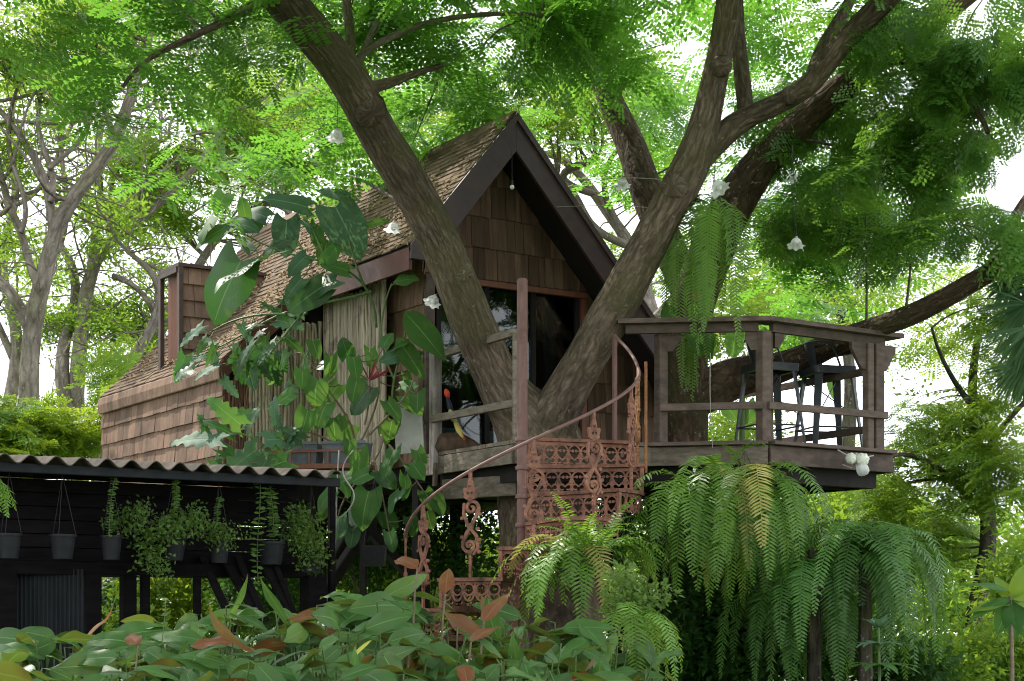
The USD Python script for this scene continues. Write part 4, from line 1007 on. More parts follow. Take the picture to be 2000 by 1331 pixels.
lm.append(limb(t1, "branch", [(1340, 345, 26, 13.75), (1390, 285, 27, 13.7), (1456, 232, 23, 13.6), (1520, 203, 21, 13.5), (1584, 160, 22, 13.35), (1625, 110, 24, 13.2), (1680, 50, 24, 13.1), (1755, -25, 23, 12.9), (1850, -130, 18, 12.7)], "bark", sides=18, seed=3, n=60))
lm.append(limb(t1, "branch", [(1456, 240, 15, 13.62), (1452, 170, 17, 13.7), (1443, 90, 16, 13.8), (1438, 0, 15, 13.9), (1440, -120, 12, 14)], "bark", sides=12, seed=4))
lm.append(limb(t1, "branch", [(1584, 165, 14, 13.35), (1610, 90, 15, 13.5), (1645, 30, 13, 13.6), (1680, -60, 11, 13.8)], "bark", sides=12, seed=5))
lm.append(limb(t1, "branch", [(692, 180, 24, 13.2), (722, 172, 15, 13.3), (760, 162, 11, 13.4), (800, 148, 8, 13.5), (860, 130, 6, 13.7)], "bark", sides=10, seed=6))
lm.append(limb(t1, "branch", [(670, 140, 20, 13.1), (684, 95, 12, 13.2), (681, 40, 10, 13.3), (676, -30, 8, 13.5)], "bark", sides=10, seed=7))
lm.append(limb(t1, "branch", [(690, 150, 13, 13.2), (706, 108, 9, 13.3), (765, 72, 7, 13.4), (850, 42, 6, 13.6), (960, 28, 5, 13.8), (1060, 30, 4, 14)], "bark_pale", sides=8, seed=8))
lm.append(limb(t1, "branch", [(700, 120, 8, 13.3), (740, 40, 6, 13.4), (790, -40, 5, 13.6)], "bark_pale", sides=8, seed=9))
lm.append(limb(t1, "branch", [(540, -10, 16, 12.75), (480, 20, 10, 12.4), (380, 70, 7, 12.1), (300, 110, 5, 11.9), (240, 170, 4, 11.8)], "bark", sides=8, seed=10))
pf = P(1047, 815, 14.36)
part("fork_collar", tube(spline(np.array([pf + UU*-.17 - ZZ*.05, pf + ZZ*.03, pf + UU*.17 - ZZ*.03]), 16), .17 * np.sin(np.pi * np.linspace(.12, .88, 16)) ** .5, 18, rough=.22, rfreq=6), M("bark"), t1, smooth=True)
for i_, (l_, fr, rr_, sd) in enumerate(((0, .37, .075, -.3), (0, .52, .06, .5), (0, .70, .09, .1), (1, .30, .07, .3), (1, .50, .08, -.4), (1, .72, .06, .2), (2, .4, .05, 0))):
    L_ = lm[l_]; k_ = int(fr * len(L_)); t_ = nrm(L_[k_+1] - L_[k_-1]); n_ = nrm(np.array([sd, -1, .1]) - t_ * (np.array([sd, -1, .1]) @ t_)); R_ = {0: .165, 1: .155, 2: .085}[l_]
    part("knot", tube(np.array([L_[k_] + n_ * x for x in (R_*.6, R_*.96, R_*1.08, R_*1.13, R_*1.12)]), [rr_*1.6, rr_*1.25, rr_, rr_*.7, rr_*.25], 12, rough=.18, rfreq=12, seed=i_), M("bark"), t1, smooth=True)
crown(t1, [(830, 30, 14.0, 200, 105, .9, 22), (1060, 40, 14.6, 190, 120, 1.0, 24), (960, 140, 15.8, 230, 85, .9, 22), (1180, 130, 15.6, 130, 100, .9, 11), (300, 50, 12.4, 180, 90, .8, 9), (235, 165, 12.2, 75, 130, .5, 4),
    (430, 130, 13.4, 160, 110, .8, 7), (400, 250, 14.2, 120, 60, .6, 3), (610, 240, 15, 100, 110, .7, 5), (620, 20, 13.8, 120, 90, .8, 5), (770, 250, 16.2, 110, 70, .6, 9), (700, 330, 16.4, 80, 60, .5, 4), (560, 300, 15.5, 80, 50, .5, 3)],
    FEATHER, "canopy_leaf", 301, gap=.54, gfreq=1.8, limbs=lm, twigs=.12, tilt=.4)
crown(t1, [(600, -150, 12.5, 500, 90, 2.0, 54), (1300, -170, 13.0, 500, 110, 2.2, 61), (1000, -380, 13.5, 800, 150, 2.6, 87)], FEATHER, "canopy_leaf", 302, gap=.42, gfreq=1.6, name="crown")

crown(t1, [(1000, -1050, 8.5, 1700, 260, 2.2, 170), (1000, -1900, 6.0, 2600, 420, 2.0, 150), (-300, -500, 11, 500, 200, 2, 70)], FEATHER, "canopy_leaf", 303, gap=.36, gfreq=.9, size=(1.5, 2.6))
t2 = thing("rain_tree", "dark thick trunk with hanging ferns rising through the deck, branching right", "tree", [1.6, 15.3, 0])
lm2 = []
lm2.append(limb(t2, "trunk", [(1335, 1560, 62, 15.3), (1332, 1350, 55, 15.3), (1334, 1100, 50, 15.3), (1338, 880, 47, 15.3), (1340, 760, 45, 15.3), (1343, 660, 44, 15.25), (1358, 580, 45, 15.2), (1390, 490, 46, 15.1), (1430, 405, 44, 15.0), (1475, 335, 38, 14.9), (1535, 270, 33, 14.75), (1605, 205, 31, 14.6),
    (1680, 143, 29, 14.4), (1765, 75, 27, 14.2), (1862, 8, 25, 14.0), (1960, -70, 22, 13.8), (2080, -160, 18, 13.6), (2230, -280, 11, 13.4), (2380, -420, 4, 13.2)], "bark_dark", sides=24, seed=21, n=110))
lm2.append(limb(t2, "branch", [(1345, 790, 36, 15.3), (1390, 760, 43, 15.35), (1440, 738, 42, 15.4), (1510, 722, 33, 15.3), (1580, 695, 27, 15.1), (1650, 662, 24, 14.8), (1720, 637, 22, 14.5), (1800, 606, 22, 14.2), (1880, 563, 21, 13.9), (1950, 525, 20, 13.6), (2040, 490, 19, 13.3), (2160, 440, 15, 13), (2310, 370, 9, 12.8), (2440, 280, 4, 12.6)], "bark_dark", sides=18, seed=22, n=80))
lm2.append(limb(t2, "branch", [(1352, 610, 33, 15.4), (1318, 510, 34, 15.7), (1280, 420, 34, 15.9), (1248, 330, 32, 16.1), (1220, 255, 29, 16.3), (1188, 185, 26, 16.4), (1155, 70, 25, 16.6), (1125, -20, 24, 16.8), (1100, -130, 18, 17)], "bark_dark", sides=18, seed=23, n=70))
lm2.append(limb(t2, "branch", [(1935, 530, 15, 13.65), (1955, 485, 14, 13.7), (1975, 440, 12, 13.8), (2010, 380, 9, 13.9)], "bark_dark", sides=10, seed=24))
lm2.append(limb(t2, "branch", [(1700, 130, 14, 14.4), (1780, 120, 10, 13.8), (1870, 170, 7, 13.3), (1930, 260, 5, 13)], "bark_dark", sides=8, seed=25))
crown(t2, [(1500, 110, 16.2, 200, 110, .8, 19), (1590, 300, 16.4, 150, 130, .9, 19), (1480, 430, 17.2, 110, 90, .8, 9), (1650, 440, 17.2, 150, 110, .9, 17), (1300, 230, 17.4, 120, 110, .8, 12), (1760, 300, 16.0, 130, 110, .8, 12), (1780, 470, 17, 80, 70, .6, 4), (1600, 570, 18.2, 110, 60, .7, 6)],
    FEATHER, "canopy_leaf", 311, gap=.54, gfreq=1.8, limbs=lm2, twigs=.12, tilt=.4)
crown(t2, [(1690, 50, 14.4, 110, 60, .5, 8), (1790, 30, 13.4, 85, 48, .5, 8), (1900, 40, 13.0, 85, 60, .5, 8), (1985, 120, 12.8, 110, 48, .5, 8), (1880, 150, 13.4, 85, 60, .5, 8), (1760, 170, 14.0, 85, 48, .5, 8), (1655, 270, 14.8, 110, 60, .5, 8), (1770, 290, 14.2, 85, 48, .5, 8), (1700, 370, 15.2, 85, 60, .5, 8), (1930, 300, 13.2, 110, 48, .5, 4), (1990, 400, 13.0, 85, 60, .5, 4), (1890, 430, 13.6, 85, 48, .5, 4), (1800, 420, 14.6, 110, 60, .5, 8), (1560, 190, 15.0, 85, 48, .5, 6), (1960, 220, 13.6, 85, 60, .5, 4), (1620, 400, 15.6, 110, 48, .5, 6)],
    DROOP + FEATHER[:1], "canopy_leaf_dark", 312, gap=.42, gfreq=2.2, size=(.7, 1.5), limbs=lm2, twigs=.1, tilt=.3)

# ---------------------------------------------------------------- pale trees on the left, farther back
def base_from(px, D): q = P(px, 0, D); q[2] = 0; return q
def ground_row(D): return HOR + ZC * F / D
t3 = thing("pale_tree", "pale grey forked tree nearest the left edge of the picture", "tree", base_from(58, 22), "pale trees on the left")
l3 = []
l3.append(limb(t3, "trunk", [(64, ground_row(22), 32), (60, 1150, 27), (57, 900, 23), (56, 780, 21), (60, 680, 19.5), (72, 600, 19), (92, 515, 17), (112, 445, 16.5), (145, 385, 15), (190, 325, 14), (228, 262, 13), (255, 190, 11), (280, 110, 8), (310, 20, 6)], "bark_pale", 22, 21.5, sides=16, seed=31, n=80))
for rows in ([(62, 650, 14), (38, 600, 12), (10, 560, 11), (-40, 530, 10)], [(105, 465, 11), (98, 400, 10), (78, 330, 8), (45, 275, 7), (8, 225, 6), (-40, 190, 5)], [(98, 395, 7), (96, 320, 6), (75, 250, 5), (82, 160, 4), (60, 70, 3)],
             [(95, 330, 6), (140, 292, 5), (172, 245, 5), (178, 180, 4), (215, 130, 3)], [(225, 265, 7), (205, 190, 5), (208, 110, 4), (190, 20, 3)], [(82, 560, 10), (60, 520, 9), (42, 460, 8), (18, 400, 8), (2, 340, 6), (-10, 240, 5)], [(20, 400, 5), (-5, 420, 5), (-40, 400, 4)], [(40, 455, 6), (45, 380, 5), (20, 300, 5), (25, 200, 4), (60, 130, 3)]):
    l3.append(limb(t3, "branch", rows, "bark_pale", 21.8, 22.3, sides=8, seed=len(l3)))
t4 = thing("pale_tree", "leaning pale tree with two stems between the first and the dormer", "tree", base_from(150, 26), "pale trees on the left")
l4 = []
l4.append(limb(t4, "trunk", [(140, ground_row(26), 26), (146, 1100, 22), (152, 880, 17), (150, 760, 16), (160, 640, 15), (172, 560, 14), (196, 498, 11), (240, 455, 10), (300, 405, 8.5), (360, 350, 7.5), (410, 290, 6), (450, 230, 4), (500, 190, 3)], "bark_pale", 26, 25.6, sides=14, seed=41, n=70))
for rows in ([(142, 830, 17), (122, 740, 16), (128, 660, 13), (146, 590, 11), (140, 520, 9), (118, 480, 8), (105, 420, 6)], [(176, 545, 8), (185, 470, 8), (196, 390, 7), (192, 300, 6), (205, 220, 5), (200, 130, 3)], [(240, 455, 6), (215, 380, 5), (250, 300, 4), (330, 230, 3)],
             [(330, 378, 5), (345, 320, 4), (330, 260, 3), (380, 200, 3)], [(220, 540, 7), (262, 560, 6), (295, 600, 6), (300, 650, 6)], [(250, 450, 5), (300, 330, 4), (340, 280, 3), (420, 250, 3)]):
    l4.append(limb(t4, "branch", rows, "bark_pale", 25.8, 26.4, sides=8, seed=50 + len(l4)))
t5 = thing("pale_tree", "slender pale tree behind the dormer with spreading grey branches", "tree", base_from(250, 29), "pale trees on the left")
l5 = []
l5.append(limb(t5, "trunk", [(190, ground_row(29), 24), (215, 900, 20), (245, 760, 18), (290, 680, 15), (340, 600, 12), (400, 500, 9), (450, 440, 8), (540, 385, 7), (610, 340, 6), (690, 280, 4)], "bark_pale", 29, 28, sides=12, seed=61, n=60))
for rows in ([(425, 470, 7), (440, 400, 6), (438, 330, 6), (415, 290, 4), (380, 250, 3)], [(440, 340, 5), (470, 290, 4), (480, 230, 3), (470, 150, 2)], [(440, 370, 5), (500, 345, 4), (540, 300, 3), (600, 260, 3), (670, 240, 2)], [(500, 400, 4), (520, 340, 3), (570, 230, 2)], [(400, 500, 5), (360, 460, 4), (330, 420, 3), (250, 330, 3)]):
    l5.append(limb(t5, "branch", rows, "bark_pale", 28.4, 29.4, sides=7, seed=70 + len(l5)))
def twiglets(tree, limbs, n, seed, ln=(.8, 2.6), r0=.03):
    rng = np.random.default_rng(seed); L = np.vstack([l[int(len(l) * .45):] for l in limbs]); ms = []; ends = []
    for k in range(n):
        o = L[rng.integers(len(L))]; d = nrm(rng.normal(0, 1, 3) * [1, .7, .6] + [0, 0, .75]); l = rng.uniform(*ln)
        q = [o]
        for i in range(5):
            d = nrm(d + rng.normal(0, .28, 3)); q.append(q[-1] + d * l / 5)
        q = spline(np.array(q), 12); ms.append(tube(q, np.linspace(r0 * l / ln[1], r0 * .2, 12), 5, caps=False)[:2])
        for j in range(3):
            o2 = q[rng.integers(3, 12)]; d2 = nrm(d + rng.normal(0, .7, 3)); q2 = spline(np.array([o2, o2 + d2 * l * .2 + rng.normal(0, .04, 3), o2 + nrm(d2 + [0, 0, .3]) * l * .45]), 7)
            ms.append(tube(q2, np.linspace(r0 * .35, r0 * .12, 7), 4, caps=False)[:2]); ends.append(q2[-1])
    part("twigs", cat_(ms), M("bark_pale"), tree, kind="stuff", smooth=True)
twiglets(t3, l3, 46, 35); twiglets(t4, l4, 40, 45); twiglets(t5, l5, 40, 55)
t10 = thing("pale_tree", "thin pale tree with bare upright stems behind the left edge tree", "tree", base_from(20, 27), "pale trees on the left")
l10 = []
l10.append(limb(t10, "trunk", [(-30, ground_row(27), 22), (-10, 950, 17), (20, 780, 14), (30, 640, 12), (5, 520, 10), (30, 380, 8), (20, 250, 6), (50, 120, 5), (40, 0, 4)], "bark_pale", 27, 27, sides=10, seed=46, n=50))
for rows in ([(28, 640, 8), (80, 560, 7), (130, 420, 6), (120, 280, 5), (150, 150, 4), (140, 20, 3)], [(30, 400, 6), (100, 330, 5), (160, 210, 4), (240, 120, 3), (280, 20, 2)], [(25, 700, 8), (-10, 620, 7), (-40, 560, 5)]):
    l10.append(limb(t10, "branch", rows, "bark_pale", 27, 26.5, sides=7, seed=140 + len(l10)))
twiglets(t10, l10, 44, 65)
t11 = thing("pale_tree", "slanting pale trunk between the leaning pale tree and the dormer", "tree", base_from(215, 23), "pale trees on the left")
l11 = [limb(t11, "trunk", [(150, ground_row(23), 20), (205, 860, 16), (240, 740, 14), (285, 660, 11), (310, 600, 9), (300, 540, 7), (260, 500, 5), (210, 430, 4)], "bark_pale", 23, 23.5, sides=10, seed=47, n=40)]
twiglets(t11, l11, 14, 66)
crown(t10, [(80, 200, 27, 160, 160, 2, 55), (60, 30, 27, 200, 70, 2, 49), (220, 60, 27, 140, 80, 2, 43), (40, 560, 28, 90, 100, 1.5, 24)], FAR, "far_leaf", 324, gap=.48, gfreq=.8, limbs=l10, twigs=.2, twig_r=.012, size=(.6, 1.1))
crown(t11, [(210, 680, 23, 60, 70, 1, 16), (300, 500, 23.5, 60, 50, 1, 8)], FAR, "far_leaf_green", 325, gap=.4, gfreq=.8, limbs=l11, twigs=.4, size=(.6, 1.0))
crown(t3, [(40, 60, 22, 140, 80, 1.5, 84), (150, 30, 21.5, 130, 60, 1.3, 62), (20, 300, 22.5, 90, 60, 1.2, 26), (90, 190, 22, 90, 50, 1.2, 31), (200, 420, 23, 70, 50, 1.0, 16), (10, 480, 23, 80, 50, 1.0, 21)], FAR, "far_leaf", 321, gap=.46, gfreq=.8, limbs=l3, twigs=.5, twig_r=.014, size=(.7, 1.2))
crown(t4, [(330, 330, 26, 150, 60, 1.5, 93), (260, 430, 26, 90, 50, 1.2, 37), (130, 610, 27, 130, 80, 1.5, 75), (250, 640, 27, 80, 60, 1.5, 56), (220, 520, 26.5, 50, 40, .8, 15), (430, 250, 26, 120, 80, 1.4, 87)], FAR, "far_leaf", 322, gap=.46, gfreq=.8, limbs=l4, twigs=.5, twig_r=.014, size=(.7, 1.2))
crown(t5, [(520, 230, 28, 150, 110, 1.6, 150), (430, 410, 28, 130, 60, 1.4, 75), (600, 330, 28, 110, 70, 1.4, 87), (650, 180, 29, 110, 100, 1.4, 87), (520, 470, 29, 90, 40, 1.2, 37), (300, 540, 29, 60, 30, 1, 12)], FAR, "far_leaf", 323, gap=.46, gfreq=.8, limbs=l5, twigs=.5, twig_r=.014, size=(.7, 1.2))

# ---------------------------------------------------------------- trees behind the house and on the right
t6 = thing("background_tree", "bright green tree behind the right slope of the roof", "tree", base_from(1330, 24), "trees behind the house")
l6 = []
l6.append(limb(t6, "trunk", [(1330, ground_row(24), 28), (1325, 1000, 22), (1310, 760, 18), (1270, 600, 15), (1230, 480, 13), (1190, 420, 11), (1130, 340, 9), (1060, 300, 6)], "bark_pale", 24, 24.5, sides=12, seed=81, n=50))
for rows in ([(1215, 450, 8), (1180, 350, 6), (1200, 300, 5), (1240, 260, 4)], [(1230, 480, 9), (1150, 430, 7), (1130, 390, 5), (1090, 350, 4)], [(1280, 620, 9), (1340, 560, 7), (1420, 500, 5), (1500, 470, 4)], [(1300, 700, 9), (1400, 650, 7), (1500, 640, 5), (1620, 600, 4)], [(1160, 380, 7), (1100, 345, 8), (1165, 312, 8)]):
    l6.append(limb(t6, "branch", rows, "bark_pale", 24, 23.6, sides=7, seed=90 + len(l6)))
crown(t6, [(1140, 210, 23, 180, 90, 1.6, 104), (960, 220, 23, 150, 60, 1.4, 64), (1290, 330, 24, 90, 80, 1.3, 44), (1420, 640, 24, 130, 60, 1.5, 60), (1180, 480, 25, 50, 50, 1, 12), (1440, 560, 25, 110, 40, 1.4, 28), (1230, 560, 26, 60, 60, 1.0, 20), (1560, 640, 23, 90, 40, 1.2, 32), (1430, 840, 22, 90, 50, 1, 40)],
    FAR, "far_leaf_green", 331, gap=.42, gfreq=.9, limbs=l6, twigs=.2, size=(.7, 1.2))
t7 = thing("background_tree", "leafy tree with a leaning dark trunk at the lower right", "tree", base_from(1868, 17.5), "trees behind the house")
l7 = []
l7.append(limb(t7, "trunk", [(1850, ground_row(17.5), 27), (1885, 1331, 23), (1905, 1200, 19), (1928, 1080, 17), (1925, 960, 15), (1905, 850, 12), (1900, 740, 9), (1920, 620, 6)], "bark_dull", 17.5, 17.8, sides=14, seed=101, n=50))
for rows in ([(1926, 1010, 10), (1850, 930, 7), (1780, 890, 5), (1730, 900, 3)], [(1915, 900, 8), (1970, 820, 6), (2030, 760, 4)], [(1905, 800, 7), (1850, 720, 5), (1820, 640, 3)]):
    l7.append(limb(t7, "branch", rows, "bark_dull", 17.6, 17.2, sides=8, seed=110 + len(l7)))
crown(t7, [(1900, 720, 17.6, 110, 90, .9, 27), (1960, 640, 17.2, 90, 90, .8, 18), (1860, 860, 17.8, 110, 90, 1.0, 31), (1800, 960, 18, 100, 70, .9, 29), (1930, 960, 17.2, 110, 80, .9, 31), (1760, 1060, 18.5, 120, 60, 1.0, 25), (1840, 560, 18.5, 60, 40, .6, 4)],
    FEATHER + FAR[:1], "far_leaf_green", 341, gap=.40, gfreq=1.3, limbs=l7, twigs=.12, tilt=.4, size=(.7, 1.15))
t8 = thing("background_tree", "far feathery tree filling the gap right of the deck rail", "tree", base_from(1640, 30), "trees behind the house")
l8 = [limb(t8, "trunk", [(1640, ground_row(30), 26), (1640, 1000, 20), (1660, 800, 14), (1650, 650, 10), (1600, 500, 7)], "bark_dull", 30, 30, sides=10, seed=121, n=30)]
crown(t8, [(1620, 560, 30, 160, 80, 2, 60), (1480, 500, 31, 140, 60, 2, 40), (1600, 1010, 30, 200, 70, 2, 150), (1760, 700, 31, 60, 40, 1.5, 6), (1700, 560, 30, 90, 50, 1.5, 25)], FAR, "far_leaf", 342, gap=.44, gfreq=.7, limbs=l8, twigs=.15, size=(.8, 1.4))
t9 = thing("background_tree", "tall yellow-green tree far behind the ridge on the left", "tree", base_from(620, 36), "trees behind the house")
l9 = [limb(t9, "trunk", [(620, ground_row(36), 24), (610, 900, 18), (590, 600, 12), (560, 400, 8), (500, 250, 5)], "bark_pale", 36, 36, sides=10, seed=131, n=30)]
crown(t9, [(600, 130, 36, 220, 130, 3, 96), (330, 120, 36, 180, 110, 3, 65), (800, 200, 36, 160, 100, 3, 65), (480, 330, 36, 160, 60, 2.5, 36), (420, 30, 35, 200, 60, 3, 53)], FAR, "far_leaf", 343, gap=.42, gfreq=.6, limbs=l9, twigs=.15, size=(.9, 1.6))

for px, D, lab in ((2330, 21, "leafy green tree standing outside the right edge"), (-330, 20, "leafy green tree standing outside the left edge")):
    te = thing("background_tree", lab, "tree", base_from(px, D), "trees behind the house")
    le = [limb(te, "trunk", [(px, ground_row(D), 30), (px + 10, 1000, 22), (px - 15, 700, 14), (px + 20, 400, 7)], "bark_dull", D, D, sides=12, seed=150, n=30)]
    crown(te, [(px, 500, D, 230, 260, 1.6, 150), (px + 40, 850, D, 200, 140, 1.4, 90), (px, 1080, D, 220, 80, 1.2, 70)], FAR, "far_leaf_green", 345 + px % 7, gap=.42, gfreq=.9, limbs=le, twigs=.12, size=(.8, 1.4))

# ---------------------------------------------------------------- understorey bushes
def bush(name, label, px, D, blobs, protos, mat, seed, group=None, size=(.8, 1.2), gap=.3, cat="bush", stems=6):
    b = thing(name, label, cat, base_from(px, D), group)
    rng = np.random.default_rng(seed); ms = []
    for k in range(stems):
        bl = blobs[k % len(blobs)]; c = P(bl[0] + rng.normal(0, bl[3] * .4), bl[1] + rng.normal(0, bl[4] * .4), bl[2])
        o = base_from(px, D) + np.array([rng.normal(0, .12), rng.normal(0, .12), -.05])
        part("stem", tube(spline([o, (o + c) / 2 + rng.normal(0, .08, 3), c], 7), np.linspace(.022, .006, 7), 5), M("stem_brown"), b, smooth=True)
    crown(b, blobs, protos, mat, seed, size=size, gap=gap, gfreq=1.6, tilt=.5, name="foliage")
    return b
bush("bush", "bright yellow-green bush at the left edge above the shed roof", 90, 20, [(60, 865, 20, 80, 45, .7, 40), (150, 850, 20.5, 35, 45, .6, 22), (-20, 830, 20, 60, 60, .6, 22)], FEATHER, "bush_leaf", 401)
bush("bush", "darker bush behind the bright one at the far left", 20, 20, [(30, 800, 20, 80, 50, .8, 18), (235, 760, 21, 50, 60, .8, 18)], FEATHER, "far_leaf_green", 402)
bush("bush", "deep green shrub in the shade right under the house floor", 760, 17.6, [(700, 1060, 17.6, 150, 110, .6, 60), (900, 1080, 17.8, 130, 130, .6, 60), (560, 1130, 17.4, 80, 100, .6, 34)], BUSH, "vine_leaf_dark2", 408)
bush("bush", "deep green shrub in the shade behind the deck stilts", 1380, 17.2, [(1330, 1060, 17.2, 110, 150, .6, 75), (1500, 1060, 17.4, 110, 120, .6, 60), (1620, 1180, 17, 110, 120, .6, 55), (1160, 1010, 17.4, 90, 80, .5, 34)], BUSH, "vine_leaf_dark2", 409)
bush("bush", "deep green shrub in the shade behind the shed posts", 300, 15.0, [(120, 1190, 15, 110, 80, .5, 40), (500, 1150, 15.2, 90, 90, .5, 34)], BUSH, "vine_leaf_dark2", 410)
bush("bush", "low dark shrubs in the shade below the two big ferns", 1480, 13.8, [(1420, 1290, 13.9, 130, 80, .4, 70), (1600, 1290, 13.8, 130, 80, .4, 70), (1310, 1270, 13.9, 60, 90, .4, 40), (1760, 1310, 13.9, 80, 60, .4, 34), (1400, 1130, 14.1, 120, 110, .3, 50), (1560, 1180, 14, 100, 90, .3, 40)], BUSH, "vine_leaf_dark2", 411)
G = "sunlit bushes behind the stilts"
bush("bush", "lime bush seen between the shed posts", 330, 19, [(300, 1180, 19, 110, 90, .8, 95), (440, 1180, 19, 80, 80, .7, 60), (240, 1230, 18, 60, 60, .6, 30)], BUSH, "bush_leaf", 403, G)
bush("bush", "lime bush behind the crossing struts left of the stairs", 700, 20, [(660, 1130, 20, 110, 100, .9, 90), (820, 1140, 20.5, 110, 90, .9, 90), (560, 1190, 19.5, 70, 60, .7, 45)], BUSH, "bush_leaf", 404, G)
bush("bush", "lime bush far behind the cast iron steps", 1050, 23, [(970, 1130, 23, 110, 70, 1.0, 75), (1190, 1160, 24, 80, 80, 1.0, 70)], BUSH, "bush_leaf", 405, G)
bush("bush", "green bush behind the fern below the deck", 1480, 19, [(1560, 1080, 19, 110, 90, .8, 90), (1420, 1180, 19, 120, 100, .8, 90), (1680, 1020, 20, 110, 60, .8, 70)], BUSH, "far_leaf_green", 406)
bush("bush", "mixed green shrubs at the bottom right behind the big leaves", 1880, 15, [(1830, 1290, 15, 120, 60, .6, 70), (1960, 1280, 15.5, 90, 70, .6, 60), (1990, 1120, 16, 60, 60, .6, 30)], BUSH, "far_leaf_green", 407)
for i, (px, py, D, rx, ry, n) in enumerate([(-100, 1090, 34, 420, 100, 230), (420, 1110, 36, 400, 110, 230), (900, 1110, 35, 400, 110, 230), (1400, 1100, 36, 420, 110, 230), (1880, 1090, 34, 420, 120, 230)]):
    hd = thing("distant_hedge", ["far sunlit thicket at the left edge", "far thicket behind the shed", "far thicket behind the house", "far thicket behind the deck", "far thicket at the right edge"][i], "thicket", base_from(px, D))
    crown(hd, [(px, py, D, rx, ry, 2.5, n), (px, py + 90, D - 2, rx, 60, 2, n // 2)], FAR, "far_leaf", 420 + i, gap=.25, gfreq=.5, size=(1.3, 2.2), name="foliage")
    part("stem", tube([base_from(px, D), P(px, py, D)], [.12, .05], 7), M("bark_dull"), hd)

# garden trees on the viewer's side, which the window glass mirrors
for i, (x, y, h) in enumerate(((-7.5, -5, 6.5), (-1.5, -8, 7.5), (5, -6.5, 7), (11, -3, 6.5))):
    gt = thing("garden_tree", ["leafy garden tree mirrored in the left of the window", "tall garden tree mirrored in the middle of the window", "garden tree mirrored in the right of the window", "garden tree standing far to the right of the viewer"][i], "tree", [x, y, 0])
    tp = spline(np.array([[x, y, -.1], [x + .2, y, h * .4], [x, y + .3, h * .8]]), 14)
    part("trunk", tube(tp, np.linspace(.22, .06, 14), 10, rough=.1), M("bark_dull"), gt, smooth=True)
    rr = np.random.default_rng(900 + i); q = rr.normal(0, 1, (150, 3)); q /= np.linalg.norm(q, axis=1, keepdims=True); q *= rr.uniform(0, 1, (150, 1)) ** .4
    q = np.array([x, y, h * .55]) + q * [3.4, 2.2, h * .5]
    from scipy.spatial.transform import Rotation
    instancer(gt, "crown", FAR, M("far_leaf_green"), q, Rotation.from_euler("zyx", np.stack([rr.uniform(0, 6.28, 150), rr.normal(0, .4, 150), rr.normal(0, .4, 150)], 1)).as_matrix(), rr.uniform(1.6, 2.6, 150), rr.integers(0, 4, 150))
# ---------------------------------------------------------------- ferns
def fern(name, label, origins, n, L, elev, wid, mat, seed, az=(0, 6.28), hang=1.0, pairs=30, group=None, pot=None, dry=0, cat="fern", bias=None, sway=.55):
    rng = np.random.default_rng(seed)
    o0 = np.mean(origins, axis=0)
    f = thing(name, label, cat, o0, group)
    for k in range(n):
        o = origins[k % len(origins)] + rng.normal(0, .03, 3)
        a = rng.uniform(*az); l = rng.uniform(*L)
        m = frond(o, a, l, rng.uniform(*elev), wid * rng.uniform(.85, 1.1), int(pairs * l / L[1]), hang * rng.uniform(.7, 1.25), seed * 100 + k, sway)
        part("frond", m, M("fern_dry" if k < dry else mat), f, label="pale yellow drying frond" if k < dry else None, tone=float(np.clip(rng.normal(.5, .25), .05, 1)))
    rt = [tube(spline([o + rng.normal(0, .02, 3), o + rng.normal(0, .05, 3) + [0, 0, -.06]], 4), [.02, .012, .01, .006], 5)[:2] for o in origins for _ in range(3)]
    part("crown_base", cat_(rt), M("fibre"), f, kind="stuff")
    return f
def pot(path, c, r, h, mat="pot_plastic", name="pot"):
    part(name, lathe([(.0, -h), (r*.72, -h), (r*.97, -.012), (r*1.06, -.012), (r*1.06, .006), (r*.97, .006), (r*.92, -.03), (0, -.03)], c, n=20), M(mat), path, smooth=40)

c1 = P(1425, 935, 13.1)
fern("hanging_fern", "large sword fern hanging from the deck front right of the stairs", [P(1385, 945, 13.15), P(1420, 935, 13.1), P(1470, 945, 13.1), P(1350, 965, 13.2), P(1500, 960, 13.15)], 74, (.75, 1.32), (-.1, .9), .15, "fern_leaf", 501, az=(2.6, 6.9), pairs=44, dry=3)
hp_ = thing("hanging_basket", "round dark basket pot under the deck edge holding the large fern", "pot", P(1455, 965, 13.3))
pot(hp_, P(1455, 950, 13.3), .14, .17, "fibre")
for dx in (-30, 0, 30): part("hanger", tube([P(1455 + dx, 950, 13.3 + abs(dx) * .002), P(1455, 880, 13.42)], [.003, .003], 4), M("wire"), hp_)
fern("hanging_fern", "wide drooping fern at the lower right beside the leafy trunk", [P(1690, 1060, 12.6), P(1650, 1070, 12.6), P(1740, 1065, 12.6), P(1590, 1110, 12.8), P(1700, 1050, 12.9)], 64, (.75, 1.25), (.0, 1.0), .15, "fern_leaf_dark", 502, pairs=42, dry=3)
fern("hanging_fern", "dark fern hanging low between the two larger ferns", [P(1560, 1130, 13.0), P(1610, 1120, 13.0), P(1500, 1160, 13.0)], 34, (.7, 1.1), (-.2, .8), .14, "fern_leaf_dark", 503, pairs=38)
for k, px in enumerate((1690, 1590)): part("stake", tube([P(px, 1075, 12.75), base_from(px, 12.8)], [.05, .06], 8), M("bark_dull"), f"/World/hanging_fern_{k+1:03d}", label=None)
fern("trunk_fern", "fern with long narrow fronds hanging on the trunk above the railing", [P(1320, 410, 13.9), P(1362, 390, 13.8), P(1400, 390, 13.75), P(1435, 400, 13.9), P(1322, 450, 14.5), P(1370, 470, 14.5)], 27, (.6, 1.45), (-.7, .25), .115, "fern_leaf", 504, az=(3.2, 6.2), pairs=52, hang=1.5)
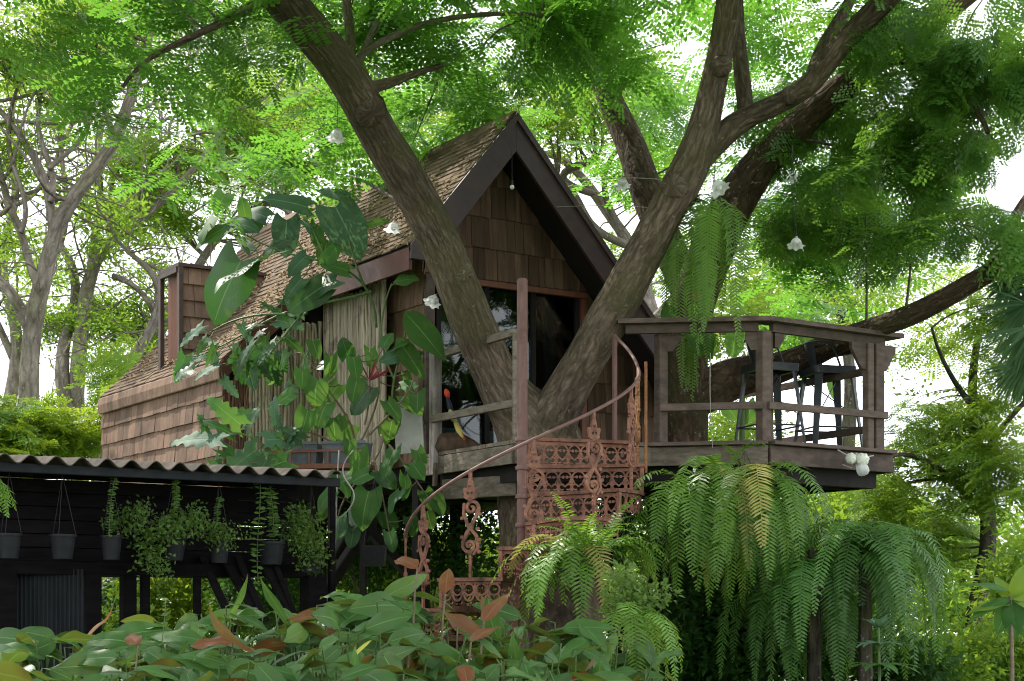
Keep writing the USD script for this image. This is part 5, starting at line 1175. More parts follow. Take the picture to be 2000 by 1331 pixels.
fern("trunk_fern", "thin straggly fern strand hanging in front of the deck trunk", [P(1345, 640, 14.7)], 4, (.5, .62), (-1.4, -1.1), .07, "fern_leaf", 505, az=(3.8, 5.6), pairs=20, hang=1.6)
# fern clump below the stairs
tf = [P(1130, 1100, 12.15), P(1105, 1110, 12.1), P(1150, 1095, 12.2)]
fern("stair_fern", "bright arching fern clump growing at the foot of the iron stairs", tf, 40, (.5, .85), (.5, 1.35), .13, "fern_leaf", 506, pairs=26, hang=.95, dry=4)
fern("stair_fern", "upright fern spray in front of the pierced stair risers", [P(1135, 1080, 12.0), P(1165, 1085, 12.05)], 12, (.38, .6), (1.0, 1.5), .085, "fern_leaf", 507, pairs=24, hang=.55)
fern("stair_fern", "fern with two bright fronds arching right beside the iron stairs", [P(1185, 1085, 12.3)], 7, (.45, .6), (.7, 1.2), .15, "fern_leaf", 508, az=(-.5, .8), pairs=24, hang=.9)
stump = solo("fern_stump", tube(spline([base_from(1150, 12.2), P(1150, 1250, 12.15), P(1148, 1120, 12.15)], 12), np.linspace(.14, .085, 12), 12, rough=.3, rfreq=14)[:2], M("fibre"), "shaggy fibrous stump under the fern clump at the stairs", "stump", smooth=True)
fern("edge_fern", "small upright fern on the deck edge above the large hanging fern", [P(1400, 915, 13.35), P(1440, 910, 13.35)], 10, (.25, .42), (.7, 1.4), .07, "fern_leaf", 509, pairs=20, hang=.7)
fern("edge_fern", "airy fern spray on the deck edge right of the basket", [P(1500, 940, 13.3), P(1530, 930, 13.35)], 9, (.25, .4), (.3, 1.3), .06, "fern_leaf", 510, pairs=18, hang=.8)
fern("corner_fern", "fern hanging at the bottom right end of the broad leaf bed", [P(1240, 1205, 10.6), P(1215, 1200, 10.6)], 12, (.45, .75), (.1, .9), .10, "fern_leaf", 511, az=(4.0, 7.0), pairs=30, hang=1.2)
fern("side_fern", "bright fern fronds entering at the left edge above the shed eave", [P(-45, 930, 9.8)], 7, (.3, .42), (.0, .7), .10, "fern_leaf", 512, az=(-.7, .7), pairs=20, hang=.7)
bush("small_bush", "small-leaved bush between the stump and the big hanging fern", 1240, 11.2, [(1235, 1180, 11.2, 55, 45, .2, 40), (1260, 1250, 11.2, 45, 40, .2, 25), (1215, 1140, 11.4, 35, 30, .2, 14)], [sprig_leaves(90 + i, 30, .11, .05, .026, .8) for i in range(2)], "pot_leaf", 513)

# ---------------------------------------------------------------- broad-leaf bed in the foreground
rb = np.random.default_rng(77)
bed_top = lambda px: np.interp(px, [-60, 60, 180, 280, 400, 470, 560, 700, 800, 900, 1000, 1100, 1180, 1240, 1290], [1262, 1255, 1240, 1225, 1210, 1180, 1190, 1180, 1160, 1210, 1200, 1235, 1240, 1255, 1300])
GB = "broad leaf plants in the front bed"
def bed_leaf(o, az, pitch, roll, L, W, seed):
    d = np.array([math.cos(az) * math.cos(pitch), math.sin(az) * math.cos(pitch), math.sin(pitch)])
    up = np.array([0, 0, 1.0]) + np.array([0, -.35, 0]); s = np.cross(up, d); n = np.cross(d, s)
    n = nrm(n) * math.cos(roll) + nrm(s) * math.sin(roll)
    return orient(blade(L, W, "lance", 12, 3, rb.uniform(.1, .35), rb.uniform(.1, 1.1), rb.uniform(.02, .10), seed=seed), o, d, n), d
def bed_plant(px, D, top, nl, size=1.0, label=None, dark=0.0, brown=0.022):
    g = base_from(px, D)
    pl = thing("broad_leaf_plant", label or "broad-leaved green plant with long oval leaves and rusty undersides", "plant", g, GB)
    for k in range(nl):
        py = top + abs(rb.normal(0, 1)) * 55 - 5
        o = P(px + rb.normal(0, 48), py, D + rb.normal(0, .22))
        az = rb.choice([rb.uniform(2.7, 4.5), rb.uniform(4.9, 6.6), rb.uniform(0, 6.28)], p=[.4, .4, .2])
        L = rb.uniform(.18, .37) * size; W = L * rb.uniform(.36, .50)
        u = rb.uniform()
        mat, lab, roll = "bed_leaf", None, rb.normal(0, .6)
        pitch = rb.uniform(-.95, .45)
        if u < brown: mat, lab, roll, pitch = "bed_leaf", "leaf turned over to show its rusty brown underside", math.pi + rb.normal(0, .4), rb.uniform(.1, .9)
        elif u < brown + .022: mat, lab = "bed_leaf_brown", "withered rusty brown leaf"; L *= .8; pitch = rb.uniform(-.2, .8)
        elif u < brown + .15: mat, lab = "bed_leaf_pale", "paler yellowish green leaf"
        m, d = bed_leaf(o, az, pitch, roll, L, W, int(rb.integers(1e6)))
        part("leaf", m, M(mat), pl, smooth=True, tone=float(np.clip(rb.normal(.5, .22) - dark, 0, 1)), label=lab)
        st = spline([g + np.array([rb.normal(0, .05), rb.normal(0, .05), .0]), (g + o) / 2 + rb.normal(0, .04, 3) + [0, 0, .1], o - d * .03, o + d * .02], 8)
        part("stem", tube(st, np.linspace(.008, .0045, 8), 5), M("stem_green" if mat != "bed_leaf_brown" else "stem_brown"), pl, smooth=True)
ORD = ["first", "second", "third", "fourth", "fifth", "sixth", "seventh", "eighth", "ninth", "tenth", "eleventh", "twelfth", "thirteenth"]
for D, n0, off, sz, row in ((10.4, 13, 0, 1.3, "the hindmost row"), (9.7, 13, 42, 1.25, "the second row behind"), (9.0, 13, 85, 1.2, "the middle row"), (8.4, 12, 130, 1.15, "the row before the lowest"), (7.9, 10, 180, 1.05, "the row at the bottom edge")):
    for i in range(n0):
        px = -60 + (1330) * (i + rb.uniform(.1, .9)) / n0
        if off > 120 and px > 1200: continue
        bed_plant(px, D + rb.normal(0, .15), bed_top(px) + off, int(rb.integers(13, 18)), sz * .86, f"broad-leaved plant, {ORD[i]} from the left in {row} of the bed", .12 if px < 260 else 0)
yl = thing("broad_leaf_plant", "plant with one bright yellow upright leaf in the front bed", "plant", base_from(712, 8.9))
m, d = bed_leaf(P(690, 1285, 8.6), .9, .75, .4, .17, .06, 5); part("leaf", m, M("bed_leaf_yellow"), yl, smooth=True)
part("stem", tube(spline([base_from(712, 8.9), P(700, 1330, 8.7), P(688, 1288, 8.6)], 8), np.full(8, .005), 5), M("stem_green"), yl, smooth=True)
for (px, py, D, az, pi_, L) in ((815, 1110, 9.9, 2.4, .5, .24), (455, 1255, 9.2, 3.4, .1, .24), (945, 1215, 9.2, .9, .8, .27), (870, 1160, 9.6, 1.5, 1.0, .2), (800, 1270, 8.8, .5, -.2, .17), (640, 1200, 9.6, 3.6, -.1, .25), (920, 1255, 8.9, .8, .6, .26), (270, 1260, 9.2, 2.2, .5, .2), (905, 1300, 8.5, 4.9, -.4, .2)):
    bp = thing("brown_leaf_plant", f"plant with one large rusty brown leaf, {'behind the thin iron baluster' if px == 815 else 'lowest of the brown leaves near the middle' if py == 1300 else 'at the left part of the bed' if px == 270 else 'left of the middle of the bed' if px in (455, 640) and py > 1220 else 'under the vines by the struts' if px == 640 else 'below the lowest iron step' if px == 945 else 'upright beside the lowest iron step' if px == 870 else 'small and pale in the middle of the bed' if px == 800 else 'right of the middle of the bed'}", "plant", base_from(px, D))
    m, d = bed_leaf(P(px, py, D), az, pi_, .2, L, L * .5, px); part("leaf", m, M("bed_leaf_brown"), bp, smooth=True, tone=.7)
    part("stem", tube(spline([base_from(px, D), P(px - 8, py + 120, D), P(px, py, D)], 8), np.full(8, .006), 5), M("stem_brown"), bp, smooth=True)
gc = []
for k in range(2600):
    px, D = rb.uniform(-250, 2150), rb.uniform(7.6, 16.5)
    o = base_from(px, D) + [0, 0, rb.uniform(.02, .5)]
    a = rb.uniform(0, 6.28); m, d = bed_leaf(o, a, rb.uniform(-.4, .6), rb.normal(0, .4), .22, .09, 3) if False else (None, None)
    gc.append(orient(blade(rb.uniform(.14, .26), rb.uniform(.06, .10), "lance", 4, 1, .2, .5), o, [math.cos(a), math.sin(a), rb.uniform(-.3, .6)], [rb.normal(0, .3), rb.normal(0, .3), 1])[:2])
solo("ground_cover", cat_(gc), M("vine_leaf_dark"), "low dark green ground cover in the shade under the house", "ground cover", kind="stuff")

# ---------------------------------------------------------------- climbing plants on the house
def img_leaf(px, py, D, ang, L, W, toward=.6, roll=0.0, prof="heart", lean=0.0, seed=0, **kw):
    """a leaf whose base is at the pixel and whose tip points at the picture angle (degrees, 90 = up)."""
    a = math.radians(ang); d = nrm([math.cos(a), -lean, math.sin(a)])
    n = nrm(np.array([0, -1.0, 0]) * toward + np.array([0, 0, 1.0]) * (1 - toward) + np.array([roll, 0, 0]))
    return orient(blade(L, W, prof, 12, 3, kw.get("fold", .22), kw.get("droop", .6), kw.get("wave", .05), kw.get("lobe", .22 if prof == "heart" else 0), kw.get("cut", 0), seed), P(px, py, D), d, n)
def vine(name, label, cat, base, leaves, mat, seed, stems, group=None, prof="heart", cut=0.0, smat="stem_green", wfac=.72):
    rng = np.random.default_rng(seed)
    v = thing(name, label, cat, base, group)
    for i, s in enumerate(stems):
        q = np.array([P(*r[:3]) for r in s]); part("vine_stem", tube(spline(q, 5 * len(q)), np.linspace(.013, .006, 5 * len(q)), 6), M(smat), v, smooth=True)
    anchors = np.vstack([np.array([P(*r[:3]) for r in spline(s, 16)]) for s in stems])
    for k, lf in enumerate(leaves):
        px, py, D, ang, Lp = lf[:5]; ml = lf[5] if len(lf) > 5 else mat; W = lf[6] if len(lf) > 6 else wfac * rng.uniform(.85, 1.15)
        L = Lp * D / F
        m = img_leaf(px, py, D, ang, L, L * W, rng.uniform(.45, .8), rng.normal(0, .35), prof, rng.normal(.1, .3), seed * 100 + k, droop=rng.uniform(.2, .9), cut=cut)
        part("leaf", m, M(ml), v, smooth=True, tone=float(np.clip(rng.normal(.5, .25), 0, 1)))
        o = P(px, py, D); a = anchors[np.argmin(np.linalg.norm(anchors - o, axis=1))]
        if np.linalg.norm(a - o) > .02:
            part("petiole", tube(spline([a, (a + o) / 2 + [0, 0, -.02], o], 6), np.full(6, .0045), 5), M(smat), v, smooth=True)
    return v
B1 = "vine_leaf_blue"; DK = "vine_leaf_dark"; VL = "vine_leaf"
top = [(655, 405, 14.9, -62, 118, B1, .72), (600, 405, 15.0, 165, 90, B1, .5), (690, 395, 15.0, 150, 80, B1, .5), (560, 430, 15.0, -95, 75, B1, .8), (520, 425, 15.1, 150, 60, B1, .7), (470, 510, 14.9, 240, 140, DK, .72), (520, 505, 14.8, 210, 150, DK, .66),
       (450, 440, 15.0, 205, 85, VL, .6), (440, 380, 15.1, 250, 55, VL, .7), (455, 435, 15.0, -10, 60, B1, .7), (490, 490, 15, 130, 60, B1, .4), (620, 440, 15, -100, 55, DK, .6), (590, 430, 15, -40, 50, B1, .5), (640, 470, 14.9, 250, 50, VL, .7), (560, 470, 15, 200, 65, DK, .5),
       (600, 500, 14.9, 225, 60, B1, .6), (590, 545, 14.8, 230, 55, B1, .6), (655, 545, 14.8, 200, 90, DK, .7), (630, 560, 14.8, 215, 85, DK, .7), (680, 530, 14.8, 160, 60, VL, .5), (715, 440, 14.9, 15, 50, VL, .35), (420, 425, 15.1, 235, 70, VL, .6), (500, 440, 15.1, 70, 50, DK, .6), (480, 425, 15.1, 100, 45, VL, .6), (635, 515, 14.8, 60, 55, VL, .6)]
vine("climbing_philodendron", "large climber with big blue-green leaves over the eave by the roof", "climber", P(690, 560, 14.9), top, VL, 601,
     [[(735, 640, 15.05), (712, 560, 14.9), (660, 520, 14.85), (580, 500, 14.9), (500, 470, 15.0), (455, 440, 15.05)], [(712, 560, 14.9), (690, 500, 14.85), (672, 440, 14.9), (660, 405, 14.95)], [(640, 515, 14.85), (620, 470, 14.9), (600, 430, 15)], [(600, 505, 14.9), (570, 450, 15), (560, 430, 15)]])
rv = np.random.default_rng(602)
mid = []
for k in range(26):
    t = rv.uniform(.3, 1); px = 640 - 250 * t + rv.normal(0, 30); py = 585 + 110 * t + rv.normal(0, 32)
    mid.append((px, py, 14.75 + .5 * t + rv.normal(0, .1), rv.choice([rv.uniform(170, 260), rv.uniform(-80, 20)], p=[.75, .25]), rv.uniform(34, 62), rv.choice([B1, DK, VL], p=[.4, .35, .25]), rv.uniform(.35, .65)))
vine("climbing_philodendron", "climber with jagged leaves hanging over the lower roof edge", "climber", P(640, 600, 14.9), mid, B1, 603, [[(725, 570, 14.9), (640, 590, 14.8), (560, 610, 14.9), (480, 650, 15.1), (400, 690, 15.3)], [(600, 600, 14.85), (560, 650, 14.9), (520, 700, 14.9)], [(560, 615, 14.9), (480, 620, 15.0), (410, 650, 15.2)]], cut=.38)
dk = [(rv.uniform(455, 550), rv.uniform(655, 725), rv.uniform(15.1, 15.5), rv.uniform(200, 340), rv.uniform(30, 55), rv.choice([DK, DK, VL]), rv.uniform(.4, .7)) for _ in range(20)]
vine("climbing_philodendron", "dark shaded clump of leaves against the low bamboo screen", "climber", P(540, 720, 15.3), dk, DK, 604, [[(600, 610, 15.1), (550, 660, 15.3), (500, 720, 15.4)], [(560, 650, 15.3), (570, 740, 15.4)]], cut=.3)
heart = []
hs = [(600, 690, 60, 250), (640, 690, 62, 280), (585, 725, 50, 260), (690, 705, 60, 265), (715, 690, 55, 300), (742, 700, 50, 320), (570, 745, 60, 250), (625, 740, 75, 255), (660, 745, 60, 240), (700, 740, 62, 250), (730, 755, 85, 245), (765, 720, 70, 300), (800, 735, 62, 300), (640, 785, 70, 235), (600, 800, 65, 250), (655, 820, 60, 285), (690, 830, 70, 265),
      (720, 800, 55, 285), (755, 785, 60, 320), (790, 775, 65, 310), (800, 800, 70, 285), (570, 770, 45, 200), (555, 840, 50, 240), (610, 850, 45, 260), (745, 830, 50, 300), (705, 770, 40, 210), (675, 700, 50, 100), (735, 690, 45, 60), (780, 750, 55, 350), (640, 830, 55, 240), (560, 695, 48, 230), (615, 665, 50, 290), (770, 820, 60, 260), (815, 770, 55, 280), (680, 860, 45, 250), (585, 870, 40, 200), (650, 700, 48, 200), (770, 690, 42, 20)]
for i, (px, py, Lp, ang) in enumerate(hs):
    if i % 6 == 5: continue
    heart.append((px + rv.normal(0, 5), py + rv.normal(0, 5), 14.5 + rv.normal(0, .12) + (.35 if i % 4 == 0 else 0), ang + rv.normal(0, 12), Lp * .80, rv.choice([VL, VL, DK], p=[.5, .3, .2]), rv.uniform(.62, .9)))
vine("heart_leaf_climber", "green heart-leaved climber growing from the planter up the bamboo screen", "climber", P(670, 880, 14.7), heart, VL, 605,
     [[(690, 890, 14.7), (680, 820, 14.65), (640, 760, 14.6), (600, 700, 14.65), (580, 690, 14.7)], [(690, 890, 14.7), (720, 830, 14.6), (740, 760, 14.6), (720, 690, 14.65)], [(720, 850, 14.6), (770, 800, 14.55), (800, 760, 14.5), (810, 730, 14.5)], [(670, 880, 14.7), (620, 850, 14.7), (570, 840, 14.7)]], smat="stem_brown")
low = []
ls = [(700, 880, 80, 280, VL), (770, 880, 75, 255, VL), (805, 905, 55, 290, VL), (690, 930, 60, 200, VL), (650, 960, 65, 250, VL), (720, 960, 95, 245, VL), (700, 985, 70, 255, DK), (790, 930, 60, 300, DK), (660, 1010, 60, 280, B1), (740, 920, 60, 330, DK), (780, 960, 60, 250, DK), (830, 960, 55, 290, VL), (850, 970, 50, 280, VL), (690, 1030, 55, 250, B1), (750, 1000, 60, 300, DK), (800, 1010, 60, 290, DK), (640, 985, 45, 230, VL), (720, 925, 50, 190, VL), (670, 945, 45, 300, VL), (760, 1040, 50, 270, DK), (815, 880, 50, 320, VL), (835, 1000, 45, 270, VL), (655, 925, 45, 210, VL)]
for (px, py, Lp, ang, ml) in ls: low.append((px, py, 14.25 + rv.normal(0, .12), ang + rv.normal(0, 10), Lp * .85, ml, rv.uniform(.62, .85)))
vine("heart_leaf_climber", "heart-leaved climber trailing under the house corner beside the handrail", "climber", P(740, 900, 14.4), low, VL, 606, [[(745, 850, 14.5), (730, 900, 14.35), (690, 950, 14.3), (660, 1010, 14.3)], [(760, 870, 14.45), (800, 920, 14.3), (840, 980, 14.3)], [(730, 900, 14.35), (745, 960, 14.3), (760, 1040, 14.3)]], smat="stem_brown")
big = [(775, 660, 14.4, -55, 100, VL, .45), (790, 610, 14.4, -48, 125, VL, .5), (770, 550, 14.6, 5, 55, VL, .8), (790, 690, 14.5, 200, 55, B1, .6), (830, 690, 14.5, 190, 50, B1, .5)]
vine("single_leaf_climber", "long dark leaves on upright stalks at the house corner left of the rail", "climber", P(775, 800, 14.6), big, VL, 607, [[(775, 830, 14.6), (770, 740, 14.55), (790, 660, 14.45), (790, 610, 14.42)], [(770, 740, 14.6), (745, 650, 14.7), (765, 555, 14.65)]], prof="lance")
sp = [(430, 860, 14.2, 172, 130, B1, .42), (470, 830, 14.3, 140, 90, VL, .5), (500, 880, 14.2, 215, 100, DK, .6), (440, 880, 14.3, 330, 95, DK, .5), (520, 860, 14.3, 10, 75, B1, .7), (480, 840, 14.4, 60, 60, DK, .6), (560, 900, 14.2, 200, 90, VL, .6), (400, 840, 14.3, 100, 50, DK, .5), (540, 830, 14.5, 100, 60, B1, .7), (520, 900, 14.1, 240, 70, DK, .6), (455, 850, 14.3, 150, 80, VL, .4), (490, 810, 14.4, 170, 70, VL, .4), (590, 860, 14.4, 150, 60, DK, .6), (420, 900, 14.1, 300, 70, DK, .5), (560, 860, 14.4, 60, 55, B1, .6)]
vine("split_leaf_plant", "split-leaved plant spreading above the corrugated shed roof", "plant", P(560, 900, 14.3), sp, B1, 608, [[(590, 925, 14.5), (540, 890, 14.35), (480, 850, 14.3), (430, 860, 14.2)], [(560, 900, 14.4), (510, 870, 14.3), (480, 830, 14.35)], [(560, 900, 14.4), (540, 840, 14.5)]], cut=.42)
cd = thing("cordyline", "small dark red spiky plant among the heart leaves", "plant", P(722, 760, 14.55))
for k in range(13):
    a = rv.uniform(.3, 2.85); part("leaf", orient(blade(rv.uniform(.15, .26), .016, "lance", 7, 1, .3, rv.uniform(0, .5)), P(722, 745, 14.5), [math.cos(a), rv.normal(0, .3), math.sin(a)], [0, -1, .4]), M("red_leaf"), cd, smooth=True)
part("stem", tube(spline([P(712, 830, 14.6), P(720, 790, 14.55), P(722, 745, 14.5)], 8), np.full(8, .008), 6), M("stem_brown"), cd, smooth=True)
tk = [(1310, 600, 14.35, 250, 45, VL, .7), (1372, 590, 14.35, 255, 52, VL, .7), (1360, 630, 14.3, 280, 70, VL, .72), (1378, 640, 14.35, 275, 65, VL, .5), (1385, 660, 14.4, 280, 50, VL, .5)]
vine("trunk_philodendron", "few smooth green leaves hanging on the trunk at the rail cap", "climber", P(1360, 600, 14.4), tk, VL, 609, [[(1350, 540, 14.5), (1362, 590, 14.4), (1372, 640, 14.38)], [(1350, 540, 14.5), (1318, 580, 14.4)]])
br = thing("bromeliad", "small red-tipped bromeliad on the trunk below the hanging fern", "plant", P(1358, 590, 14.45))
for k in range(7):
    a = .7 + 1.7 * k / 6; part("leaf", orient(blade(.10, .018, "lance", 6, 1, .3, .2), P(1358, 592, 14.35), [math.cos(a), -.3, math.sin(a)], [0, -1, .4]), M("paint_red" if k in (2, 3, 4) else "red_leaf"), br, smooth=True)
bn = thing("banana_plant", "bright broad banana leaves behind the bar stools", "plant", base_from(1445, 17.2))
for (px, py, ang, L, W, lean) in ((1430, 700, 82, .45, .22, .3), (1470, 690, 60, .38, .16, -.2), (1440, 820, 130, .32, .18, .3), (1455, 830, 70, .3, .16, .2), (1470, 800, 20, .3, .16, .2), (1580, 680, 110, .25, .14, 0), (1620, 740, 290, .24, .12, .1)):
    part("leaf", img_leaf(px, py, 17.2, ang, L, W, .9, .2, "lance", lean, int(px)), M("vine_leaf"), bn, smooth=True)
part("trunk", tube(spline([base_from(1445, 17.2), P(1448, 1000, 17.2), P(1450, 760, 17.2)], 10), np.linspace(.08, .03, 10), 9), M("stem_green"), bn, smooth=True)
wv = np.random.default_rng(620)
def wires(name, label, cat, rows, r, mat):
    for s, lab in rows: solo(name, tube(spline(np.array([P(*q) for q in s]), 6 * len(s)), np.full(6 * len(s), r), 5)[:2], M(mat), lab, cat, smooth=True)
wires("aerial_root", "", "root", [([(662, 880, 14.2), (658, 960, 14.2), (655, 1060, 14.2), (652, 1180, 14.2)], "pale thin aerial root hanging straight down left of the struts"), ([(690, 880, 14.2), (672, 930, 14.2), (690, 960, 14.1), (668, 1010, 14.15)], "twisted pale root hanging over the planter rack")], .0065, "wire_pale")

# ---------------------------------------------------------------- hanging pots under the shed eave
potleaf = [sprig_leaves(95 + i, 26, .10, .038, .021, .9) for i in range(3)]
def shed_pot(px, py, D, label, w=.105, full=False):
    w *= .88 + .14 * math.sin(px * 1.7)
    t = thing("hanging_pot", label, "pot", P(px, py, D)); c = P(px, py - 22, D)
    pot(t, c, w, .165)
    part("soil", lathe([(0, -.028), (w * .9, -.028)], c, n=16), M("soil"), t)
    for k in range(3):
        a = k * 2.1 + .5; q = c + np.array([math.cos(a) * w, math.sin(a) * w, .006])
        part("hanger", tube([q, np.array([c[0], D, ZE - .06])], [.0018, .0018], 4), M("wire"), t)
    return c
def px_on_shed(px, b):
    x = (px - 1000) / F; q = S(0, b, 0); t = (x * q[1] - q[0]) / (UU[0] - x * UU[1]); return S(t, b, 0)[1]
pots = [(18, 1066, "black hanging pot at the left edge under the shed eave"), (122, 1068, "second black hanging pot from the left edge, empty"), (217, 1070, "black hanging pot with a thin vine, left of the leafy one"), (338, 1072, "black hanging pot hidden under the wide leafy plant"), (428, 1078, "black hanging pot right of the wide leafy plant"), (530, 1082, "black hanging pot under the tall leafy vine strings"), (608, 1098, "black hanging pot under the round bushy plant")]
pc = {}
for px, py, lab in pots: pc[px] = shed_pot(px, py, px_on_shed(px, .1), lab)
sq = thing("hanging_pot", "square black pot hanging between the struts left of the stairs", "pot", P(731, 1085, 14.0))
c = P(731, 1066, 14.0); v = np.array([c + np.array([x * s, y * s, h]) for h, s in ((-.17, .085), (0, .10)) for x, y in ((-1, -1), (1, -1), (1, 1), (-1, 1))]); part("pot", (v, BF), M("pot_plastic"), sq)
for x in (-.09, .09): part("hanger", tube([c + [x, 0, 0], c + [0, 0, .55]], [.002, .002], 4), M("wire"), sq)
def pot_plant(name, label, c, blobs, seed, strings=(), n_leaf=1):
    t = thing(name, label, "plant", c)
    crown(t, blobs, potleaf, "pot_leaf", seed, size=(.7, 1.2), gap=.25, gfreq=6, tilt=.7, name="foliage")
    rng = np.random.default_rng(seed)
    for bl in blobs[:4]:
        o = P(bl[0], bl[1], bl[2]); part("stem", tube(spline([c, (c + o) / 2 + rng.normal(0, .03, 3), o], 8), np.linspace(.006, .003, 8), 5), M("stem_brown"), t, smooth=True)
    return t
D3_ = pc[338][1]
pot_plant("wide_pot_plant", "wide pale green leafy plant spilling over several hanging pots", pc[338], [(260, 1010, D3_-.15, 45, 22, .12, 14), (310, 1025, D3_-.15, 60, 26, .14, 18), (370, 1020, D3_, 60, 24, .12, 20), (430, 1045, D3_+.05, 40, 20, .1, 10), (285, 1075, D3_-.15, 22, 35, .1, 14), (320, 1110, D3_-.15, 14, 30, .08, 6)], 701)
pot_plant("round_pot_plant", "round bushy green plant at the right end of the hanging pots", pc[608], [(590, 1035, pc[608][1]-.05, 40, 35, .14, 22), (605, 1075, pc[608][1]-.1, 30, 30, .1, 18), (578, 1010, pc[608][1], 20, 18, .08, 9)], 702)
def string_vine(label, rows, seed, L=.055):
    rng = np.random.default_rng(seed); q = spline(np.array([P(*r) for r in rows]), 46)
    t = thing("string_vine", label, "vine", q[0]); part("vine_stem", tube(q, np.full(46, .0028), 4), M("stem_green"), t)
    for k in range(2, 46, 2):
        for s in (-1, 1):
            d = nrm([s, rng.normal(0, .5), rng.uniform(-.2, .5)])
            part("leaf", orient(blade(L * rng.uniform(.7, 1.2), L * .55, "round", 5, 1, .2, .4), q[k], d, [0, -.6, .8] + rng.normal(0, .2, 3)), M("pot_leaf"), t, smooth=True)
dv = pc[530][1]
string_vine("tall trailing vine with paired leaves, left one of the two over the pots", [(505, 920, dv-.15), (508, 980, dv-.17), (503, 1060, dv-.17), (506, 1145, dv-.17)], 711)
string_vine("trailing vine with paired leaves, right one of the two over the pots", [(527, 950, dv-.1), (533, 1000, dv-.12), (535, 1050, dv-.1)], 712)
string_vine("thin vine climbing the wires left of the wide leafy plant", [(225, 930, pc[217][1]-.1), (216, 990, pc[217][1]-.1), (213, 1050, pc[217][1]-.1)], 713, .035)
string_vine("thin vine on the wire above the wide leafy plant", [(338, 925, D3_-.1), (345, 960, D3_-.1), (342, 1000, D3_-.1)], 714, .035)
string_vine("thin vine climbing above the pot right of the wide leafy plant", [(432, 970, D3_+.1), (424, 1000, D3_+.1), (428, 1040, D3_+.1)], 715, .035)
string_vine("long bare trailing vine hanging down past the shed post", [(300, 1085, D3_-.2), (310, 1150, D3_-.2), (322, 1200, 9.6), (312, 1300, 9.6)], 716, .025)

# ---------------------------------------------------------------- plants and palm at the right
fp = thing("fan_palm", "dark green fan palm drooping at the right edge", "palm", base_from(2030, 13.2))
part("trunk", tube(spline([base_from(2040, 13.3), P(2040, 900, 13.3), P(2030, 590, 13.3)], 14), np.linspace(.12, .08, 14), 12, rough=.15), M("fibre"), fp, smooth=True)
rp = np.random.default_rng(801)
for (hx, hy, a0, L, D) in ((1985, 595, 215, .60, 13.0), (1990, 640, 240, .62, 12.8), (2010, 560, 175, .6, 13.2), (2000, 690, 255, .6, 12.9), (1960, 545, 250, .42, 13.3), (2020, 620, 270, .6, 12.7), (1975, 720, 230, .45, 13.4), (1990, 470, 265, .5, 13.2)):
    hx += 22; L *= .74; h = P(hx, hy, D); ms = []
    for k in range(22):
        a = math.radians(a0 + (k - 10.5) * 6.5)
        d = nrm([math.cos(a), rp.normal(-.1, .25), math.sin(a) * .9 - .1])
        ms.append(orient(blade(L * rp.uniform(.85, 1.1), .026, "strap", 8, 1, .5, rp.uniform(.3, 1.1)), h, d, [0, -.8, .7])[:2])
    part("fan_leaf", cat_(ms), M("palm_leaf"), fp, smooth=True)
    part("petiole", tube(spline([P(2030, 590, 13.3), (P(2030, 590, 13.3) + h) / 2 + [0, 0, .08], h], 7), np.full(7, .012), 6), M("stem_green"), fp, smooth=True)
wp = thing("whorled_plant", "upright plant with whorls of long green leaves at bottom right", "plant", base_from(1722, 10.8))
part("stem", tube([base_from(1722, 10.8), P(1716, 1225, 10.8)], [.014, .008], 7), M("stem_green"), wp, smooth=True)
for lvl, (py, n, L) in enumerate(((1228, 7, .16), (1262, 8, .24), (1300, 8, .27), (1345, 8, .28))):
    for k in range(n):
        a = 2 * math.pi * k / n + lvl * .5 + rp.normal(0, .15); el = .75 - .22 * lvl if lvl else 1.0
        part("leaf", orient(blade(L * rp.uniform(.85, 1.1), L * .27, "lance", 10, 2, .25, rp.uniform(.4, .9), .04, seed=k), P(1717, py, 10.8), [math.cos(a), math.sin(a), math.tan(el) * .6], [0, 0, 1]), M("vine_leaf_blue" if lvl < 2 else "vine_leaf"), wp, smooth=True, tone=rp.uniform(.3, .8))
fg = thing("big_leaf_sapling", "slim sapling with large bright oval leaves at the right edge", "plant", base_from(1978, 12.0))
part("stem", tube(spline([base_from(1975, 12), P(1976, 1250, 12), P(1974, 1165, 12)], 10), np.linspace(.022, .012, 10), 8), M("stem_brown"), fg, smooth=True)
for (ang, L, W, toward, lean) in ((158, .34, .12, .3, .2), (178, .36, .13, .25, .3), (62, .32, .13, .8, .1), (20, .3, .12, .5, .2), (195, .38, .11, .4, .4), (250, .30, .15, .9, .2), (275, .32, .17, .9, .2), (300, .32, .15, .8, .1), (110, .25, .11, .6, -.3), (-10, .3, .12, .4, 0)):
    part("leaf", img_leaf(1974, 1172 + rp.normal(0, 6), 12, ang, L, W, toward, 0, "lance", lean, abs(int(ang))), M("bush_leaf" if ang < 120 or ang == 178 else "vine_leaf"), fg, smooth=True, tone=.6)

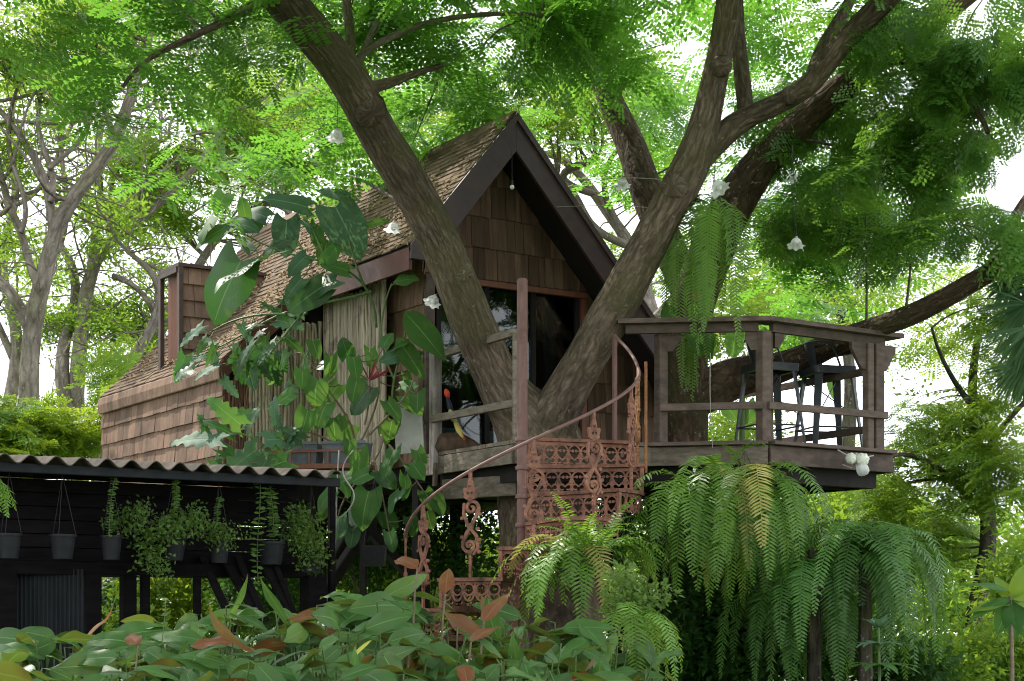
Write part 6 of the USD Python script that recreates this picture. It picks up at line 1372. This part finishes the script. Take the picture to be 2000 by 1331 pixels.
# ---------------------------------------------------------------- white glass lamps and their wires
def lamp(px, py, D, axis, label, sc=1.0, wire_to=None, mat="lamp_glass"):
    sc *= .84
    c = P(px, py, D); ax = nrm(axis)
    t = thing("glass_lamp", label, "lamp", c, "frilly white glass lamps")
    part("shade", lathe([(.018, -.050), (.034, -.046), (.048, -.03), (.052, -.008), (.058, .012), (.085, .030)] if sc else [], c, ax, 32, 7, .16) if sc == 1 else lathe([(r * sc, h * sc) for r, h in [(.018, -.050), (.034, -.046), (.048, -.03), (.052, -.008), (.058, .012), (.085, .030)]], c, ax, 32, 7, .16), M(mat), t, smooth=True)
    part("bulb", sphere(c + ax * .0, .026 * sc, 2), M("lamp_white"), t, smooth=True)
    part("cap", lathe([(0, -.075 * sc), (.014 * sc, -.075 * sc), (.017 * sc, -.046 * sc)], c, ax, 12), M("wire_pale"), t, smooth=40)
    if wire_to is not None: part("wire", tube(spline([c - ax * .072 * sc, wire_to], 6), np.full(6, .0028), 5), M("wire"), t)
lamp(657, 266, 13.2, (-.1, -.2, -1), "white frilly lamp left of the left limb in the leaves", 1.05, P(660, 150, 13.2))
lamp(768, 446, 13.5, (-.15, -.1, -1), "white frilly lamp in front of the roof left of the limb", .95, P(778, 395, 13.72))
lamp(862, 432, 13.95, (.75, -.2, -.6), "white lamp half hidden behind the right side of the left limb", .9, P(840, 415, 13.9))
lamp(846, 588, 14.1, (-.3, -.4, -.8), "white frilly lamp at the house corner left of the limb", 1.0, P(868, 560, 14.1))
lamp(1216, 360, 15.0, (.1, -.2, -1), "white frilly lamp beside the dark back branch", 1.0, P(1228, 290, 15.7))
lamp(1404, 366, 13.2, (.45, -.3, -.75), "white frilly lamp hanging by the fern on the right limb", 1.15, P(1404, 160, 13.35))
lamp(1548, 346, 15.6, (-.1, -.3, -1), "dim white lamp in the leaves right of the trunk", .95, P(1550, 240, 15.2))
lamp(1555, 476, 13.6, (-.1, -.25, -1), "lowest hanging white lamp on a long dark wire over the deck", .95, P(1548, 285, 14.0))
cl = thing("lamp_cluster", "cluster of three white shades fixed on the deck edge at right", "lamp", P(1675, 895, 14.3))
for (px, py, r, ax, mt) in ((1662, 896, .048, (-.3, -1, .1), "lamp_cream"), (1684, 898, .056, (.15, -1, .05), "lamp_cream"), (1685, 919, .052, (.2, -.4, -.95), "lamp_glass")):
    c = P(px, py, 14.05)
    part("shade", lathe([(.0, .042), (r * .5, .040), (r * .92, .026), (r, .0), (r * .96, -.03), (r * .7, -.05)][::-1], c, ax, 28, 7, .22), M(mt), cl, smooth=50)
for a, b in (((1636, 879), (1660, 893)), ((1694, 893), (1706, 890)), ((1645, 908), (1664, 915))): part("bracket", tube([P(a[0], a[1], 14.08), P(b[0], b[1], 14.12)], [.006, .006], 6), M("wire_pale"), cl)
part("mount", bar(P(1672, 885, 14.16), P(1672, 912, 14.16), .03, .02, VV), M("wire_pale"), cl)
wires("overhead_wire", "", "wire", [([(1085, 405, 15.2), (1180, 402, 15.0), (1290, 408, 14.4)], "thin wire from the gable to the right limb"), ([(1100, 355, 15.4), (1215, 348, 15.0), (1300, 352, 14.6)], "upper thin wire behind the right slope of the roof"), ([(1388, 690, 13.6), (1387, 780, 13.6), (1392, 875, 13.7)], "thin string hanging down in front of the deck trunk")], .003, "wire_pale")
